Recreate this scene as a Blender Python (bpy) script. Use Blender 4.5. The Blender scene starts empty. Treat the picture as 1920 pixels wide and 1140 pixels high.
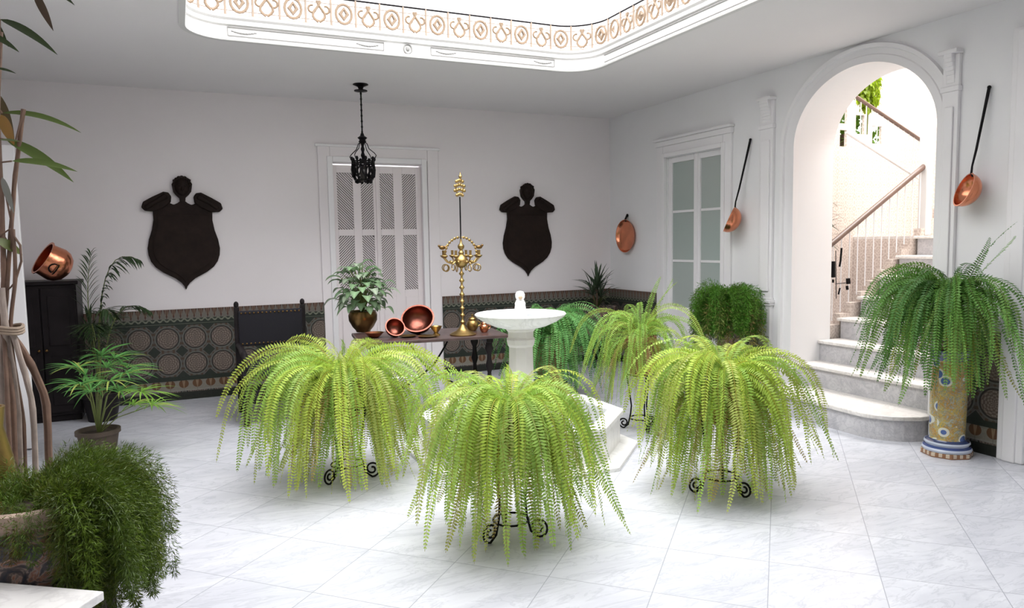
import bpy, math, random
import numpy as np
from mathutils import Vector, Matrix, Euler
random.seed(7)
RNG = np.random.default_rng(11)
PI = math.pi
SC = bpy.context.scene
COL = SC.collection
H = 3.218           # ceiling height
DADO = 0.961        # tile dado height

# ------------------------------------------------------------------ camera
CAM = Vector((-5.297, -8.340, 1.600))
F_PX = 1356.727
PITCH, YAW, ROLL = -0.0846836, 0.4300264, -0.0165461
def cam_axes():
    cy, sy = math.cos(YAW), math.sin(YAW); cp, sp = math.cos(PITCH), math.sin(PITCH)
    cr, sr = math.cos(ROLL), math.sin(ROLL)
    fw = Vector((sy*cp, cy*cp, sp)); rt = Vector((cy, -sy, 0)); up = rt.cross(fw)
    return fw, rt*cr + up*sr, up*cr - rt*sr
FW, RT, UP = cam_axes()
def at(px, py, depth):
    """point seen at photo pixel (px, py), depth metres in front of the camera plane"""
    return CAM + (FW + RT*((px-960)/F_PX) - UP*((py-570)/F_PX))*depth
def on(px, py, axis, v):
    """point where the sight line of photo pixel (px, py) meets the plane axis = v"""
    d = FW + RT*((px-960)/F_PX) - UP*((py-570)/F_PX)
    return CAM + d*((v-CAM[axis])/d[axis])
cd = bpy.data.cameras.new('camera'); co = bpy.data.objects.new('camera', cd); COL.objects.link(co)
co.matrix_world = Matrix(((RT.x, UP.x, -FW.x, CAM.x), (RT.y, UP.y, -FW.y, CAM.y), (RT.z, UP.z, -FW.z, CAM.z), (0, 0, 0, 1)))
cd.sensor_width = 36; cd.lens = F_PX/1920*36; cd.clip_start = 0.05
SC.camera = co

# ------------------------------------------------------------------ object helpers
def link(o, parent=None):
    COL.objects.link(o)
    if parent is not None: o.parent = parent
    return o
def tag(o, label=None, cat=None, group=None, kind=None):
    if label: o['label'] = label
    if cat: o['category'] = cat
    if group: o['group'] = group
    if kind: o['kind'] = kind
    return o
def thing(name, label, cat, loc=(0, 0, 0), rz=0, group=None):
    o = link(bpy.data.objects.new(name, None)); o.location = loc; o.rotation_euler = (0, 0, rz)
    o.empty_display_size = 0.1
    return tag(o, label, cat, group)
def copy_tree(o, parent=None):
    c = o.copy(); COL.objects.link(c); c.parent = parent
    for ch in list(o.children): copy_tree(ch, c)
    return c

class MB:
    def __init__(s): s.v = []; s.f = []; s.c = None
    def add(s, vs, fs, M=None):
        b = len(s.v)
        for p in vs:
            p = Vector(p)
            if M is not None: p = M @ p
            s.v.append((p.x, p.y, p.z))
        for f in fs: s.f.append(tuple(i+b for i in f))
        return s
    def box(s, x0, x1, y0, y1, z0, z1, M=None):
        if x0 > x1: x0, x1 = x1, x0
        if y0 > y1: y0, y1 = y1, y0
        if z0 > z1: z0, z1 = z1, z0
        vs = [(x0,y0,z0),(x1,y0,z0),(x1,y1,z0),(x0,y1,z0),(x0,y0,z1),(x1,y0,z1),(x1,y1,z1),(x0,y1,z1)]
        return s.add(vs, [(0,3,2,1),(4,5,6,7),(0,1,5,4),(1,2,6,5),(2,3,7,6),(3,0,4,7)], M)
    def lathe(s, prof, seg=32, M=None, a0=0, a1=2*PI, sx=1, sy=1):
        full = abs(a1-a0-2*PI) < 1e-6; n = seg if full else seg+1
        vs = []; fs = []
        for r, z in prof:
            for k in range(n):
                a = a0+(a1-a0)*k/seg
                vs.append((r*math.cos(a)*sx, r*math.sin(a)*sy, z))
        for i in range(len(prof)-1):
            for k in range(seg):
                k2 = (k+1) % n
                fs.append((i*n+k, i*n+k2, (i+1)*n+k2, (i+1)*n+k))
        return s.add(vs, fs, M)
    def tube(s, pts, r, seg=8, M=None, cap=True, closed=False):
        pts = [Vector(p) for p in pts]; n = len(pts)
        rr = r if isinstance(r, (list, tuple)) else [r]*n
        vs = []; fs = []; nrm = None
        for i, p in enumerate(pts):
            if closed: t = pts[(i+1) % n]-pts[i-1]
            else: t = pts[min(i+1, n-1)]-pts[max(i-1, 0)]
            t.normalize()
            if nrm is None:
                a = Vector((0, 0, 1)) if abs(t.z) < .9 else Vector((1, 0, 0))
                nrm = t.cross(a).normalized()
            else:
                nrm = (nrm - t*nrm.dot(t))
                nrm.normalize()
            bn = t.cross(nrm)
            for k in range(seg):
                a = 2*PI*k/seg
                q = p+(nrm*math.cos(a)+bn*math.sin(a))*rr[i]
                vs.append(q)
        m = n if closed else n-1
        for i in range(m):
            for k in range(seg):
                a, b = i*seg+k, i*seg+(k+1) % seg
                c, d = ((i+1) % n)*seg+(k+1) % seg, ((i+1) % n)*seg+k
                fs.append((a, b, c, d))
        if cap and not closed:
            fs.append(tuple(range(seg))[::-1]); fs.append(tuple((n-1)*seg+k for k in range(seg)))
        return s.add(vs, fs, M)
    def ball(s, c, r, seg=14, rings=8, sc=(1, 1, 1), M=None):
        prof = [(max(1e-4, math.sin(PI*i/rings))*r, -math.cos(PI*i/rings)*r) for i in range(rings+1)]
        T = Matrix.Translation(c) @ Matrix.Diagonal((sc[0], sc[1], sc[2], 1))
        return s.lathe(prof, seg, T if M is None else M @ T)
    def prism(s, outline, d0, d1, M=None):
        """outline in local xy, extruded along z d0..d1"""
        n = len(outline)
        vs = [(x, y, d0) for x, y in outline]+[(x, y, d1) for x, y in outline]
        fs = [tuple(range(n))[::-1], tuple(range(n, 2*n))]+[(i, (i+1) % n, n+(i+1) % n, n+i) for i in range(n)]
        return s.add(vs, fs, M)
    def build(s, name, mat, parent=None, smooth=False, bevel=0, bseg=2, label=None, sub=0, angle=None):
        me = bpy.data.meshes.new(name); me.from_pydata(s.v, [], s.f)
        me.materials.append(mat)
        if smooth: me.polygons.foreach_set('use_smooth', [True]*len(me.polygons))
        o = link(bpy.data.objects.new(name, me), parent)
        import bmesh
        bm = bmesh.new(); bm.from_mesh(me); bmesh.ops.recalc_face_normals(bm, faces=bm.faces)
        bmesh.ops.remove_doubles(bm, verts=bm.verts, dist=1e-5) if smooth else None
        bm.to_mesh(me); bm.free()
        if bevel:
            m = o.modifiers.new('bevel', 'BEVEL'); m.width = bevel; m.segments = bseg; m.limit_method = 'ANGLE'
            m.angle_limit = math.radians(40)
        if sub:
            m = o.modifiers.new('sub', 'SUBSURF'); m.levels = sub; m.render_levels = sub
        if smooth:
            try: me.set_sharp_from_angle(angle=math.radians(angle or 45))
            except Exception: pass
        if label: o['label'] = label
        return o

def np_mesh(name, V, Q, mat, C=None, parent=None, label=None, smooth=False):
    """quads given as an (n,4) array"""
    V = np.asarray(V, dtype=np.float32); Q = np.asarray(Q, dtype=np.int32)
    k = Q.shape[1]
    me = bpy.data.meshes.new(name)
    me.vertices.add(len(V)); me.vertices.foreach_set('co', V.ravel())
    me.loops.add(Q.size); me.loops.foreach_set('vertex_index', Q.ravel())
    me.polygons.add(len(Q)); me.polygons.foreach_set('loop_start', np.arange(0, Q.size, k, dtype=np.int32))
    me.polygons.foreach_set('loop_total', np.full(len(Q), k, dtype=np.int32))
    if C is not None:
        a = me.color_attributes.new('tint', 'FLOAT_COLOR', 'POINT')
        C4 = np.ones((len(V), 4), dtype=np.float32); C4[:, :3] = C
        a.data.foreach_set('color', C4.ravel())
    me.update(calc_edges=True); me.materials.append(mat)
    if smooth: me.polygons.foreach_set('use_smooth', [True]*len(me.polygons))
    o = link(bpy.data.objects.new(name, me), parent)
    if label: o['label'] = label
    return o

# ------------------------------------------------------------------ material helpers
class N:
    """tiny expression builder on a node tree"""
    def __init__(s, name):
        s.m = bpy.data.materials.new(name); s.m.use_nodes = True
        s.t = s.m.node_tree; s.t.nodes.clear()
        s.out = s.t.nodes.new('ShaderNodeOutputMaterial')
        s.bsdf = s.t.nodes.new('ShaderNodeBsdfPrincipled')
        s.t.links.new(s.bsdf.outputs[0], s.out.inputs[0])
    def put(s, sock, v):
        if isinstance(v, bpy.types.NodeSocket): s.t.links.new(v, sock)
        elif v is not None:
            if hasattr(sock.default_value, '__len__') and isinstance(v, (tuple, list)):
                n = len(sock.default_value); v = tuple(v)+(1.0,)*(n-len(v)); sock.default_value = v[:n]
            else: sock.default_value = v
    def set(s, **k):
        for n, v in k.items(): s.put(s.bsdf.inputs[n.replace('_', ' ')], v)
        return s
    def math(s, op, a, b=None, c=None, clamp=False):
        n = s.t.nodes.new('ShaderNodeMath'); n.operation = op; n.use_clamp = clamp
        s.put(n.inputs[0], a); s.put(n.inputs[1], b) if b is not None else None
        s.put(n.inputs[2], c) if c is not None else None
        return n.outputs[0]
    def mix(s, f, a, b, mode='MIX'):
        n = s.t.nodes.new('ShaderNodeMix'); n.data_type = 'RGBA'; n.blend_type = mode
        s.put(n.inputs[0], f); s.put(n.inputs[6], a); s.put(n.inputs[7], b); return n.outputs[2]
    def ramp(s, f, stops):
        n = s.t.nodes.new('ShaderNodeValToRGB'); s.put(n.inputs[0], f)
        e = n.color_ramp.elements
        while len(e) < len(stops): e.new(0.5)
        for i, (p, c) in enumerate(stops): e[i].position = p; e[i].color = tuple(c)+(1,) if len(c) == 3 else c
        return n.outputs[0]
    def obj(s):
        n = s.t.nodes.new('ShaderNodeTexCoord'); return n.outputs['Object']
    def geo(s):
        n = s.t.nodes.new('ShaderNodeNewGeometry'); return n.outputs['Position']
    def xyz(s, v):
        n = s.t.nodes.new('ShaderNodeSeparateXYZ'); s.put(n.inputs[0], v); return n.outputs
    def vec(s, x=0., y=0., z=0.):
        n = s.t.nodes.new('ShaderNodeCombineXYZ'); s.put(n.inputs[0], x); s.put(n.inputs[1], y); s.put(n.inputs[2], z); return n.outputs[0]
    def noise(s, v, scale=5., detail=4., rough=.5, dist=0., col=False):
        n = s.t.nodes.new('ShaderNodeTexNoise'); s.put(n.inputs['Vector'], v)
        n.inputs['Scale'].default_value = scale; n.inputs['Detail'].default_value = detail
        n.inputs['Roughness'].default_value = rough; n.inputs['Distortion'].default_value = dist
        return n.outputs[1] if col else n.outputs[0]
    def voro(s, v, scale=5., feature='F1', out=0):
        n = s.t.nodes.new('ShaderNodeTexVoronoi'); n.feature = feature; s.put(n.inputs['Vector'], v)
        n.inputs['Scale'].default_value = scale; return n.outputs[out]
    def bump(s, h, strength=.3, dist=.01):
        n = s.t.nodes.new('ShaderNodeBump'); n.inputs['Strength'].default_value = strength
        n.inputs['Distance'].default_value = dist; s.put(n.inputs['Height'], h); s.put(s.bsdf.inputs['Normal'], n.outputs[0]); return s
    def attr(s, name='tint'):
        n = s.t.nodes.new('ShaderNodeAttribute'); n.attribute_name = name; return n.outputs['Color']

def plain(name, col, rough=.6, metal=0., bump=None, var=.0, vscale=6.):
    m = N(name); c = col
    if var:
        f = m.noise(m.obj(), vscale, 5., .6)
        c = m.mix(m.ramp(f, [(.3, (0, 0, 0)), (.7, (1, 1, 1))]), tuple(x*(1-var) for x in col), tuple(min(1, x*(1+var)) for x in col))
    m.set(Base_Color=c, Roughness=rough, Metallic=metal)
    if max(col) < .03: m.bsdf.inputs['Specular IOR Level'].default_value = .12
    if bump: m.bump(m.noise(m.obj(), bump[0], 4.), bump[1], bump[2])
    return m.m

def leafmat(name, trans=.35, rough=.5):
    m = N(name); c = m.attr()
    v = m.noise(m.obj(), 14., 3.)
    c2 = m.mix(m.math('MULTIPLY', v, .35), c, (.05, .08, .01))
    m.set(Base_Color=c2, Roughness=rough)
    m.bsdf.inputs['Specular IOR Level'].default_value = .3
    t = m.t.nodes.new('ShaderNodeBsdfTranslucent'); m.put(t.inputs[0], c2)
    mx = m.t.nodes.new('ShaderNodeMixShader'); mx.inputs[0].default_value = trans
    m.t.links.new(m.bsdf.outputs[0], mx.inputs[1]); m.t.links.new(t.outputs[0], mx.inputs[2])
    m.t.links.new(mx.outputs[0], m.out.inputs[0])
    return m.m

def marble_floor():
    m = N('white_marble_tiles'); p = m.xyz(m.obj())
    a = m.math('DIVIDE', m.math('ADD', m.math('SUBTRACT', p[0], p[1]), -2.30+70), .70)
    b = m.math('DIVIDE', m.math('ADD', m.math('ADD', p[0], p[1]), 7.72+70), .70)
    ia, ib = m.math('FLOOR', a), m.math('FLOOR', b)
    def edge(x):
        f = m.math('FRACT', x); return m.math('MINIMUM', f, m.math('SUBTRACT', 1., f))
    d = m.math('MINIMUM', edge(a), edge(b))
    joint = m.math('LESS_THAN', d, .0042)
    wn = m.t.nodes.new('ShaderNodeTexWhiteNoise'); m.put(wn.inputs['Vector'], m.vec(ia, ib, 0.))
    r = wn.outputs[0]
    off = m.vec(m.math('MULTIPLY', r, 37.), m.math('MULTIPLY', r, 11.), 0.)
    va = m.t.nodes.new('ShaderNodeVectorMath'); va.operation = 'ADD'; m.put(va.inputs[0], m.obj()); m.put(va.inputs[1], off)
    v = va.outputs[0]
    rot = m.t.nodes.new('ShaderNodeMapping'); m.put(rot.inputs['Vector'], v); rot.inputs['Rotation'].default_value = (0, 0, .5); rot.inputs['Scale'].default_value = (1, 3.2, 1)
    cloud = m.noise(rot.outputs[0], 1.4, 6., .62, 1.0)
    vein = m.noise(rot.outputs[0], 2.2, 7., .62, 1.6)
    vein = m.math('ABSOLUTE', m.math('SUBTRACT', vein, .5))
    vein = m.ramp(vein, [(0., (1, 1, 1)), (.035, (0, 0, 0))])
    base = m.mix(m.ramp(cloud, [(.38, (0, 0, 0)), (.68, (1, 1, 1))]), (.55, .56, .61), (.655, .665, .71))
    base = m.mix(m.math('MULTIPLY', vein, .42), base, (.38, .39, .44))
    base = m.mix(m.math('MULTIPLY', r, .14), base, (.52, .53, .59))
    base = m.mix(joint, base, (.36, .37, .41))
    m.set(Base_Color=base, Roughness=.24)
    m.bump(m.math('MULTIPLY', joint, -1.), .25, .002)
    return m.m

def marble(name, c0, c1, vein_c, scale=3.):
    m = N(name); v = m.obj()
    f = m.noise(v, scale, 7., .65, 1.2); g = m.noise(v, scale*1.8, 7., .6, 1.8)
    g = m.ramp(m.math('ABSOLUTE', m.math('SUBTRACT', g, .5)), [(0., (1, 1, 1)), (.05, (0, 0, 0))])
    c = m.mix(m.ramp(f, [(.35, (0, 0, 0)), (.7, (1, 1, 1))]), c0, c1)
    c = m.mix(m.math('MULTIPLY', g, .5), c, vein_c)
    m.set(Base_Color=c, Roughness=.35); return m.m

def dado_mat(name, axis, u0):
    """glazed tile wainscot: medallions, green bands, toothed frieze; axis 0 runs along x, 1 along y"""
    m = N(name); p = m.xyz(m.geo()); u = p[axis]; z = p[2]
    S = .262
    def cell(x, o, s=S):
        return m.math('SUBTRACT', m.math('FRACT', m.math('ADD', m.math('DIVIDE', m.math('SUBTRACT', x, o), s), 60.5)), .5)
    cu, cz = cell(u, u0), cell(z, .3865, .2685)
    r = m.math('SQRT', m.math('ADD', m.math('MULTIPLY', cu, cu), m.math('MULTIPLY', cz, cz)))
    th = m.math('ARCTAN2', cz, cu)
    pet = m.math('COSINE', m.math('MULTIPLY', th, 8.))
    ring = m.math('SINE', m.math('MULTIPLY', r, 62.))
    fine = m.math('MULTIPLY', pet, ring)
    beige, dark, green, grey, brown = (.235, .19, .16), (.026, .022, .020), (.016, .026, .019), (.13, .135, .12), (.075, .045, .030)
    med = m.mix(m.math('GREATER_THAN', fine, .05), (.115, .085, .070), beige)
    outer = m.mix(m.math('GREATER_THAN', m.math('COSINE', m.math('MULTIPLY', th, 16.)), .2), (.10, .09, .08), brown)
    au, az = m.math('ABSOLUTE', cu), m.math('ABSOLUTE', cz)
    diag = m.math('ADD', au, az)
    side = m.math('MINIMUM', au, az)
    c = outer
    c = m.mix(m.math('LESS_THAN', r, .47), c, grey)
    c = m.mix(m.math('LESS_THAN', r, .425), c, dark)
    c = m.mix(m.math('LESS_THAN', r, .375), c, med)
    c = m.mix(m.math('GREATER_THAN', diag, .735), c, grey)
    c = m.mix(m.math('GREATER_THAN', diag, .765), c, dark)
    c = m.mix(m.math('GREATER_THAN', diag, .80), c, green)
    def band(lo, hi): return m.math('MULTIPLY', m.math('GREATER_THAN', z, lo), m.math('LESS_THAN', z, hi))
    # upper frieze
    tu = cell(u, u0, .066); tz = m.math('DIVIDE', m.math('SUBTRACT', z, .862), .10)
    tooth = m.math('LESS_THAN', m.math('ABSOLUTE', tu), m.math('MULTIPLY', tz, .42))
    fr = m.mix(tooth, (.17, .155, .135), (.085, .030, .022))
    tw = m.math('LESS_THAN', m.math('ABSOLUTE', m.math('SUBTRACT', m.math('ABSOLUTE', tu), .12)), .05)
    fr = m.mix(m.math('MULTIPLY', tw, m.math('GREATER_THAN', tz, .35)), fr, (.22, .17, .12))
    c = m.mix(band(.862, .97), c, fr)
    # garland band
    gz = m.math('DIVIDE', m.math('SUBTRACT', z, .832), .030)
    wave = m.math('SINE', m.math('MULTIPLY', u, 95.))
    g = m.mix(m.math('GREATER_THAN', m.math('ABSOLUTE', m.math('SUBTRACT', gz, m.math('MULTIPLY_ADD', wave, .4, .5))), .35), (.19, .20, .15), green)
    c = m.mix(band(.828, .862), c, g)
    c = m.mix(band(.792, .828), c, green)
    c = m.mix(band(.806, .810), c, (.16, .17, .13))
    # lower frieze with brown buds
    c = m.mix(band(.10, .252), c, green)
    bu = cell(u, u0, .131); bz = m.math('DIVIDE', m.math('SUBTRACT', z, .105), .105)
    bud = m.math('LESS_THAN', m.math('ADD', m.math('POWER', m.math('DIVIDE', bu, .36), 2.), m.math('POWER', m.math('DIVIDE', m.math('SUBTRACT', bz, .62), .42), 2.)), 1.)
    lf = m.mix(bud, (.25, .23, .19), (.13, .060, .026))
    bi = m.math('LESS_THAN', m.math('ABSOLUTE', bu), m.math('MULTIPLY', bz, .12))
    lf = m.mix(m.math('MULTIPLY', bi, bud), lf, (.30, .20, .12))
    c = m.mix(band(.105, .205), c, lf)
    c = m.mix(band(.095, .108), c, (.28, .27, .24))
    c = m.mix(m.math('LESS_THAN', z, .082), c, (.012, .016, .012))
    # tile joints
    ju = m.math('ABSOLUTE', cell(u, u0+.0655, .131)); jz = m.math('ABSOLUTE', cell(z, .0, .131))
    j = m.math('GREATER_THAN', m.math('MAXIMUM', ju, jz), .488)
    c = m.mix(m.math('MULTIPLY', j, .5), c, (.03, .03, .028))
    n = m.noise(m.obj(), 60., 3.)
    c = m.mix(m.math('MULTIPLY', n, .4), c, (.06, .055, .05))
    m.set(Base_Color=c, Roughness=.38); m.bsdf.inputs['Specular IOR Level'].default_value = .25; return m.m

def majolica():
    m = N('yellow_blue_majolica'); v = m.obj(); p = m.xyz(v)
    ang = m.math('ARCTAN2', p[1], p[0])
    q = m.vec(m.math('MULTIPLY', ang, .105), m.math('MULTIPLY', p[2], 1.0), 0.)
    d = m.voro(q, 9., 'F1', 0); fl = m.voro(q, 9., 'F1', 1)
    scroll = m.noise(q, 26., 3., .5, 2.2)
    base = m.mix(m.ramp(m.noise(q, 14., 3., .6, .6), [(.42, (0, 0, 0)), (.55, (1, 1, 1))]), (.44, .23, .035), (.50, .36, .08))
    sc = m.ramp(m.math('ABSOLUTE', m.math('SUBTRACT', scroll, .5)), [(.02, (1, 1, 1)), (.05, (0, 0, 0))])
    base = m.mix(m.math('MULTIPLY', sc, .85), base, (.18, .22, .16))
    sc2 = m.ramp(m.math('ABSOLUTE', m.math('SUBTRACT', m.noise(q, 17., 2., .5, 3.), .55)), [(.015, (1, 1, 1)), (.035, (0, 0, 0))])
    base = m.mix(sc2, base, (.36, .38, .30))
    base = m.mix(m.math('LESS_THAN', d, .40), base, (.62, .62, .52))
    base = m.mix(m.math('LESS_THAN', d, .30), base, (.07, .12, .30))
    base = m.mix(m.math('LESS_THAN', d, .13), base, (.62, .60, .50))
    # ends: blue and white mouldings
    z = p[2]
    def band(lo, hi): return m.math('MULTIPLY', m.math('GREATER_THAN', z, lo), m.math('LESS_THAN', z, hi))
    base = m.mix(band(-.1, .035), base, (.25, .12, .06))
    wv = m.math('GREATER_THAN', m.math('SINE', m.math('MULTIPLY', ang, 22.)), 0.)
    base = m.mix(m.math('MULTIPLY', band(.008, .035), wv), base, (.55, .45, .34))
    base = m.mix(band(.035, .062), base, (.48, .52, .62))
    base = m.mix(band(.062, .078), base, (.05, .08, .22))
    base = m.mix(band(.078, .105), base, (.50, .55, .64))
    base = m.mix(band(.105, .120), base, (.04, .06, .15))
    base = m.mix(band(.70, .80), base, (.10, .12, .22))
    base = m.mix(band(.735, .755), base, (.52, .55, .62))
    m.set(Base_Color=base, Roughness=.22); return m.m

def hammered(name, col, rough=.24, scale=40., st=.25):
    m = N(name); v = m.obj()
    n = m.noise(v, 7., 4.)
    c = m.mix(m.ramp(n, [(.35, (0, 0, 0)), (.7, (1, 1, 1))]), tuple(x*.72 for x in col), col)
    m.set(Base_Color=c, Metallic=1., Roughness=rough)
    m.bump(m.voro(v, scale, 'SMOOTH_F1'), st, .004); return m.m

def azulejo():
    m = N('pale_stair_tiles'); p = m.xyz(m.geo())
    u = m.math('ADD', p[0], p[1]); z = p[2]
    def cell(x, s): return m.math('SUBTRACT', m.math('FRACT', m.math('ADD', m.math('DIVIDE', x, s), 60.)), .5)
    cu, cz = cell(u, .15), cell(z, .15)
    r = m.math('SQRT', m.math('ADD', m.math('MULTIPLY', cu, cu), m.math('MULTIPLY', cz, cz)))
    th = m.math('ARCTAN2', cz, cu)
    pt = m.math('GREATER_THAN', m.math('MULTIPLY', m.math('SINE', m.math('MULTIPLY', r, 30.)), m.math('COSINE', m.math('MULTIPLY', th, 4.))), .35)
    n = m.noise(m.geo(), 40., 4., .7)
    c = m.mix(m.math('MULTIPLY', pt, .55), (.66, .59, .54), (.38, .29, .25))
    c = m.mix(m.ramp(n, [(.5, (0, 0, 0)), (.62, (1, 1, 1))]), c, (.52, .44, .39))
    m.set(Base_Color=c, Roughness=.4); return m.m

M = {}
M['wall'] = plain('white_plaster', (.83, .79, .80), .75, bump=(30., .05, .003), var=.015, vscale=1.5)
M['wall_cool'] = plain('white_plaster_right', (.82, .82, .83), .75, bump=(30., .05, .003), var=.015, vscale=1.5)
M['ceil'] = plain('ceiling_paint', (.77, .75, .755), .85, var=.02, vscale=.8)
M['paint'] = plain('white_gloss_paint', (.83, .82, .83), .45, bump=(25., .04, .002))
M['paint_pink'] = plain('pinkish_white_paint', (.80, .74, .745), .5)
M['fascia'] = plain('cream_white_fascia', (.66, .655, .645), .6)
M['relief'] = plain('grey_relief', (.26, .26, .25), .6)
M['cream'] = plain('cream_iron', (.26, .20, .15), .6, var=.15, vscale=20.)
M['gold'] = plain('gilt_paint', (.22, .155, .10), .6)
M['floor'] = marble_floor()
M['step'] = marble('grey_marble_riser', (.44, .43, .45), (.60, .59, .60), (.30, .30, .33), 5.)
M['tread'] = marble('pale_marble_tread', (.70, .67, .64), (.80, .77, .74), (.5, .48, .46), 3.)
M['fount'] = marble('white_fountain_marble', (.80, .79, .77), (.88, .87, .86), (.62, .61, .60), 2.)
M['stone'] = plain('fountain_stone', (.72, .69, .67), .6, bump=(40., .1, .004), var=.05)
M['dado_x'] = dado_mat('tile_dado_back', 0, -5.705)
M['dado_y'] = dado_mat('tile_dado_right', 1, -.15)
M['dwood'] = plain('dark_carved_wood', (.018, .011, .009), .55, bump=(22., .3, .01), var=.3, vscale=9.)
M['dwood2'] = plain('black_brown_wood', (.016, .013, .014), .42, bump=(18., .2, .006), var=.3)
M['twood'] = plain('table_walnut', (.075, .045, .042), .35, bump=(18., .15, .004), var=.3)
M['leather'] = plain('black_leather', (.022, .021, .026), .38, bump=(60., .2, .003))
M['iron'] = plain('wrought_iron', (.012, .011, .012), .45, .6, bump=(50., .2, .002))
M['copper'] = hammered('hammered_copper', (.80, .30, .165))
M['copper_d'] = hammered('dark_red_copper', (.26, .09, .065), .32)
M['brass'] = hammered('aged_brass', (.46, .31, .12), .38, 60., .12)
M['brass_d'] = hammered('dark_bronze', (.22, .13, .05), .32, 50., .15)
M['terra'] = plain('terracotta', (.28, .125, .07), .8, bump=(30., .2, .005), var=.25)
M['rim'] = plain('weathered_clay_rim', (.40, .30, .24), .8, bump=(30., .3, .006), var=.2)
M['brownpot'] = plain('dark_brown_clay', (.085, .060, .045), .8, bump=(30., .2, .005), var=.25)
M['soil'] = plain('dark_soil', (.035, .022, .014), .95, bump=(60., .8, .01), var=.3)
M['maj'] = majolica()
M['leaf'] = leafmat('fern_leaf', .40)
M['leafd'] = leafmat('dark_leaf', .2, .4)
M['stem'] = plain('green_stem', (.13, .16, .04), .6)
M['cane'] = plain('brown_cane', (.12, .068, .045), .7, bump=(40., .3, .004), var=.3, vscale=12.)
M['cane_p'] = plain('pale_grey_cane', (.27, .22, .19), .7, bump=(40., .3, .004), var=.25, vscale=12.)
M['rope'] = plain('rope_tie', (.26, .20, .15), .9, bump=(120., .5, .004))
M['azu'] = azulejo()
M['rail'] = plain('oiled_handrail', (.13, .08, .062), .35, var=.2)
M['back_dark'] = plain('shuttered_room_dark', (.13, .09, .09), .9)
def glassmat():
    m = N('frosted_door_glass')
    n = m.noise(m.obj(), .9, 2.)
    m.set(Base_Color=m.mix(n, (.33, .42, .39), (.47, .48, .46)), Roughness=.28)
    m.bump(m.noise(m.obj(), 90., 2.), .08, .002); return m.m
M['glass'] = glassmat()
def potmat():
    m = N('painted_majolica_pot'); v = m.obj()
    n = m.noise(v, 11., 4., .6, 1.5)
    c = m.ramp(n, [(.36, (.035, .04, .05)), (.47, (.10, .08, .07)), (.52, (.34, .26, .22)), (.58, (.30, .13, .07)), (.66, (.09, .11, .13))])
    m.set(Base_Color=c, Roughness=.3); return m.m
M['potp'] = potmat()

# ================================================================== THE SETTING
def struct(o): o['kind'] = 'structure'; return o
b = MB(); b.box(-8, 4.2, -9.4, .4, -.12, 0)
struct(b.build('floor', M['floor']))

# back wall with the shuttered doorway
DX0, DX1, DZ = -3.676, -2.630, 2.530
b = MB(); b.box(-8, DX0, 0, .30, 0, H); b.box(DX1, 0.0, 0, .30, 0, H); b.box(DX0, DX1, 0, .30, DZ, H)
struct(b.build('wall_back', M['wall']))
# right wall with door and arched opening
AY0, AY1, AC, AR, ASP, AB = -4.620, -3.200, -3.910, .710, 2.440, .61
WT = .51
b = MB()
b.box(0, WT, -1.25, .30, 0, H); b.box(0, WT, -2.24, -1.25, 2.56, H); b.box(0, WT, AY1, -2.24, 0, H); b.box(0, WT, -9.4, AY0, 0, H)
n = 40; arc = [(AC-AR*math.cos(PI*k/n), ASP+AB*math.sin(PI*k/n)) for k in range(n+1)]
for k in range(n):
    (y0, z0), (y1, z1) = arc[k], arc[k+1]
    b.add([(0, y0, z0), (0, y1, z1), (0, y1, H), (0, y0, H), (WT, y0, z0), (WT, y1, z1), (WT, y1, H), (WT, y0, H)],
          [(0, 1, 2, 3), (4, 7, 6, 5), (0, 4, 5, 1), (3, 2, 6, 7)])
struct(b.build('wall_right', M['wall_cool']))
b = MB(); b.box(-8.0, -7.3, -9.4, .30, 0, H); b.box(-7.3, -6.46, -9.4, -3.0, 0, H)
struct(b.build('wall_left', M['wall']))
b = MB(); b.box(-8, WT, -9.6, -9.4, 0, H); struct(b.build('wall_front', M['wall']))

# ceiling with the rounded patio opening
WX0, WX1, WY0, WY1, WR = -5.205, -1.615, -6.25, -2.140, .34
def loop(off=0., seg=10):
    x0, x1, y0, y1, r = WX0-off, WX1+off, WY0-off, WY1+off, max(.02, WR+off)
    P = []
    for cx, cy, a in ((x1-r, y1-r, 0), (x0+r, y1-r, 90), (x0+r, y0+r, 180), (x1-r, y0+r, 270)):
        for k in range(seg+1):
            t = math.radians(a+90*k/seg); P.append((cx+r*math.cos(t), cy+r*math.sin(t)))
    return P
LP = loop(0)
def outer(p):
    cx, cy = (WX0+WX1)/2, (WY0+WY1)/2; dx, dy = p[0]-cx, p[1]-cy
    X0, X1, Y0, Y1 = -8, WT, -9.6, .30
    t = min(((X1-cx)/dx if dx > 0 else (X0-cx)/dx) if abs(dx) > 1e-9 else 1e9, ((Y1-cy)/dy if dy > 0 else (Y0-cy)/dy) if abs(dy) > 1e-9 else 1e9)
    return (cx+dx*t, cy+dy*t)
b = MB(); nL = len(LP); OUT = [outer(p) for p in LP]
# snap the outer loop so that the rectangle corners are hit
for X, Y in ((WT, .30), (-8, .30), (-8, -9.6), (WT, -9.6)):
    i = min(range(nL), key=lambda k: (OUT[k][0]-X)**2+(OUT[k][1]-Y)**2); OUT[i] = (X, Y)
vs = [(x, y, H) for x, y in LP]+[(x, y, H) for x, y in OUT]+[(x, y, H+.16) for x, y in LP]+[(x, y, H+.16) for x, y in OUT]
fs = []
for k in range(nL):
    j = (k+1) % nL
    fs += [(k, j, nL+j, nL+k), (2*nL+k, 3*nL+k, 3*nL+j, 2*nL+j), (k, 2*nL+k, 2*nL+j, j), (nL+k, nL+j, 3*nL+j, 3*nL+k)]
b.add(vs, fs); struct(b.build('ceiling', M['ceil']))

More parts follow.
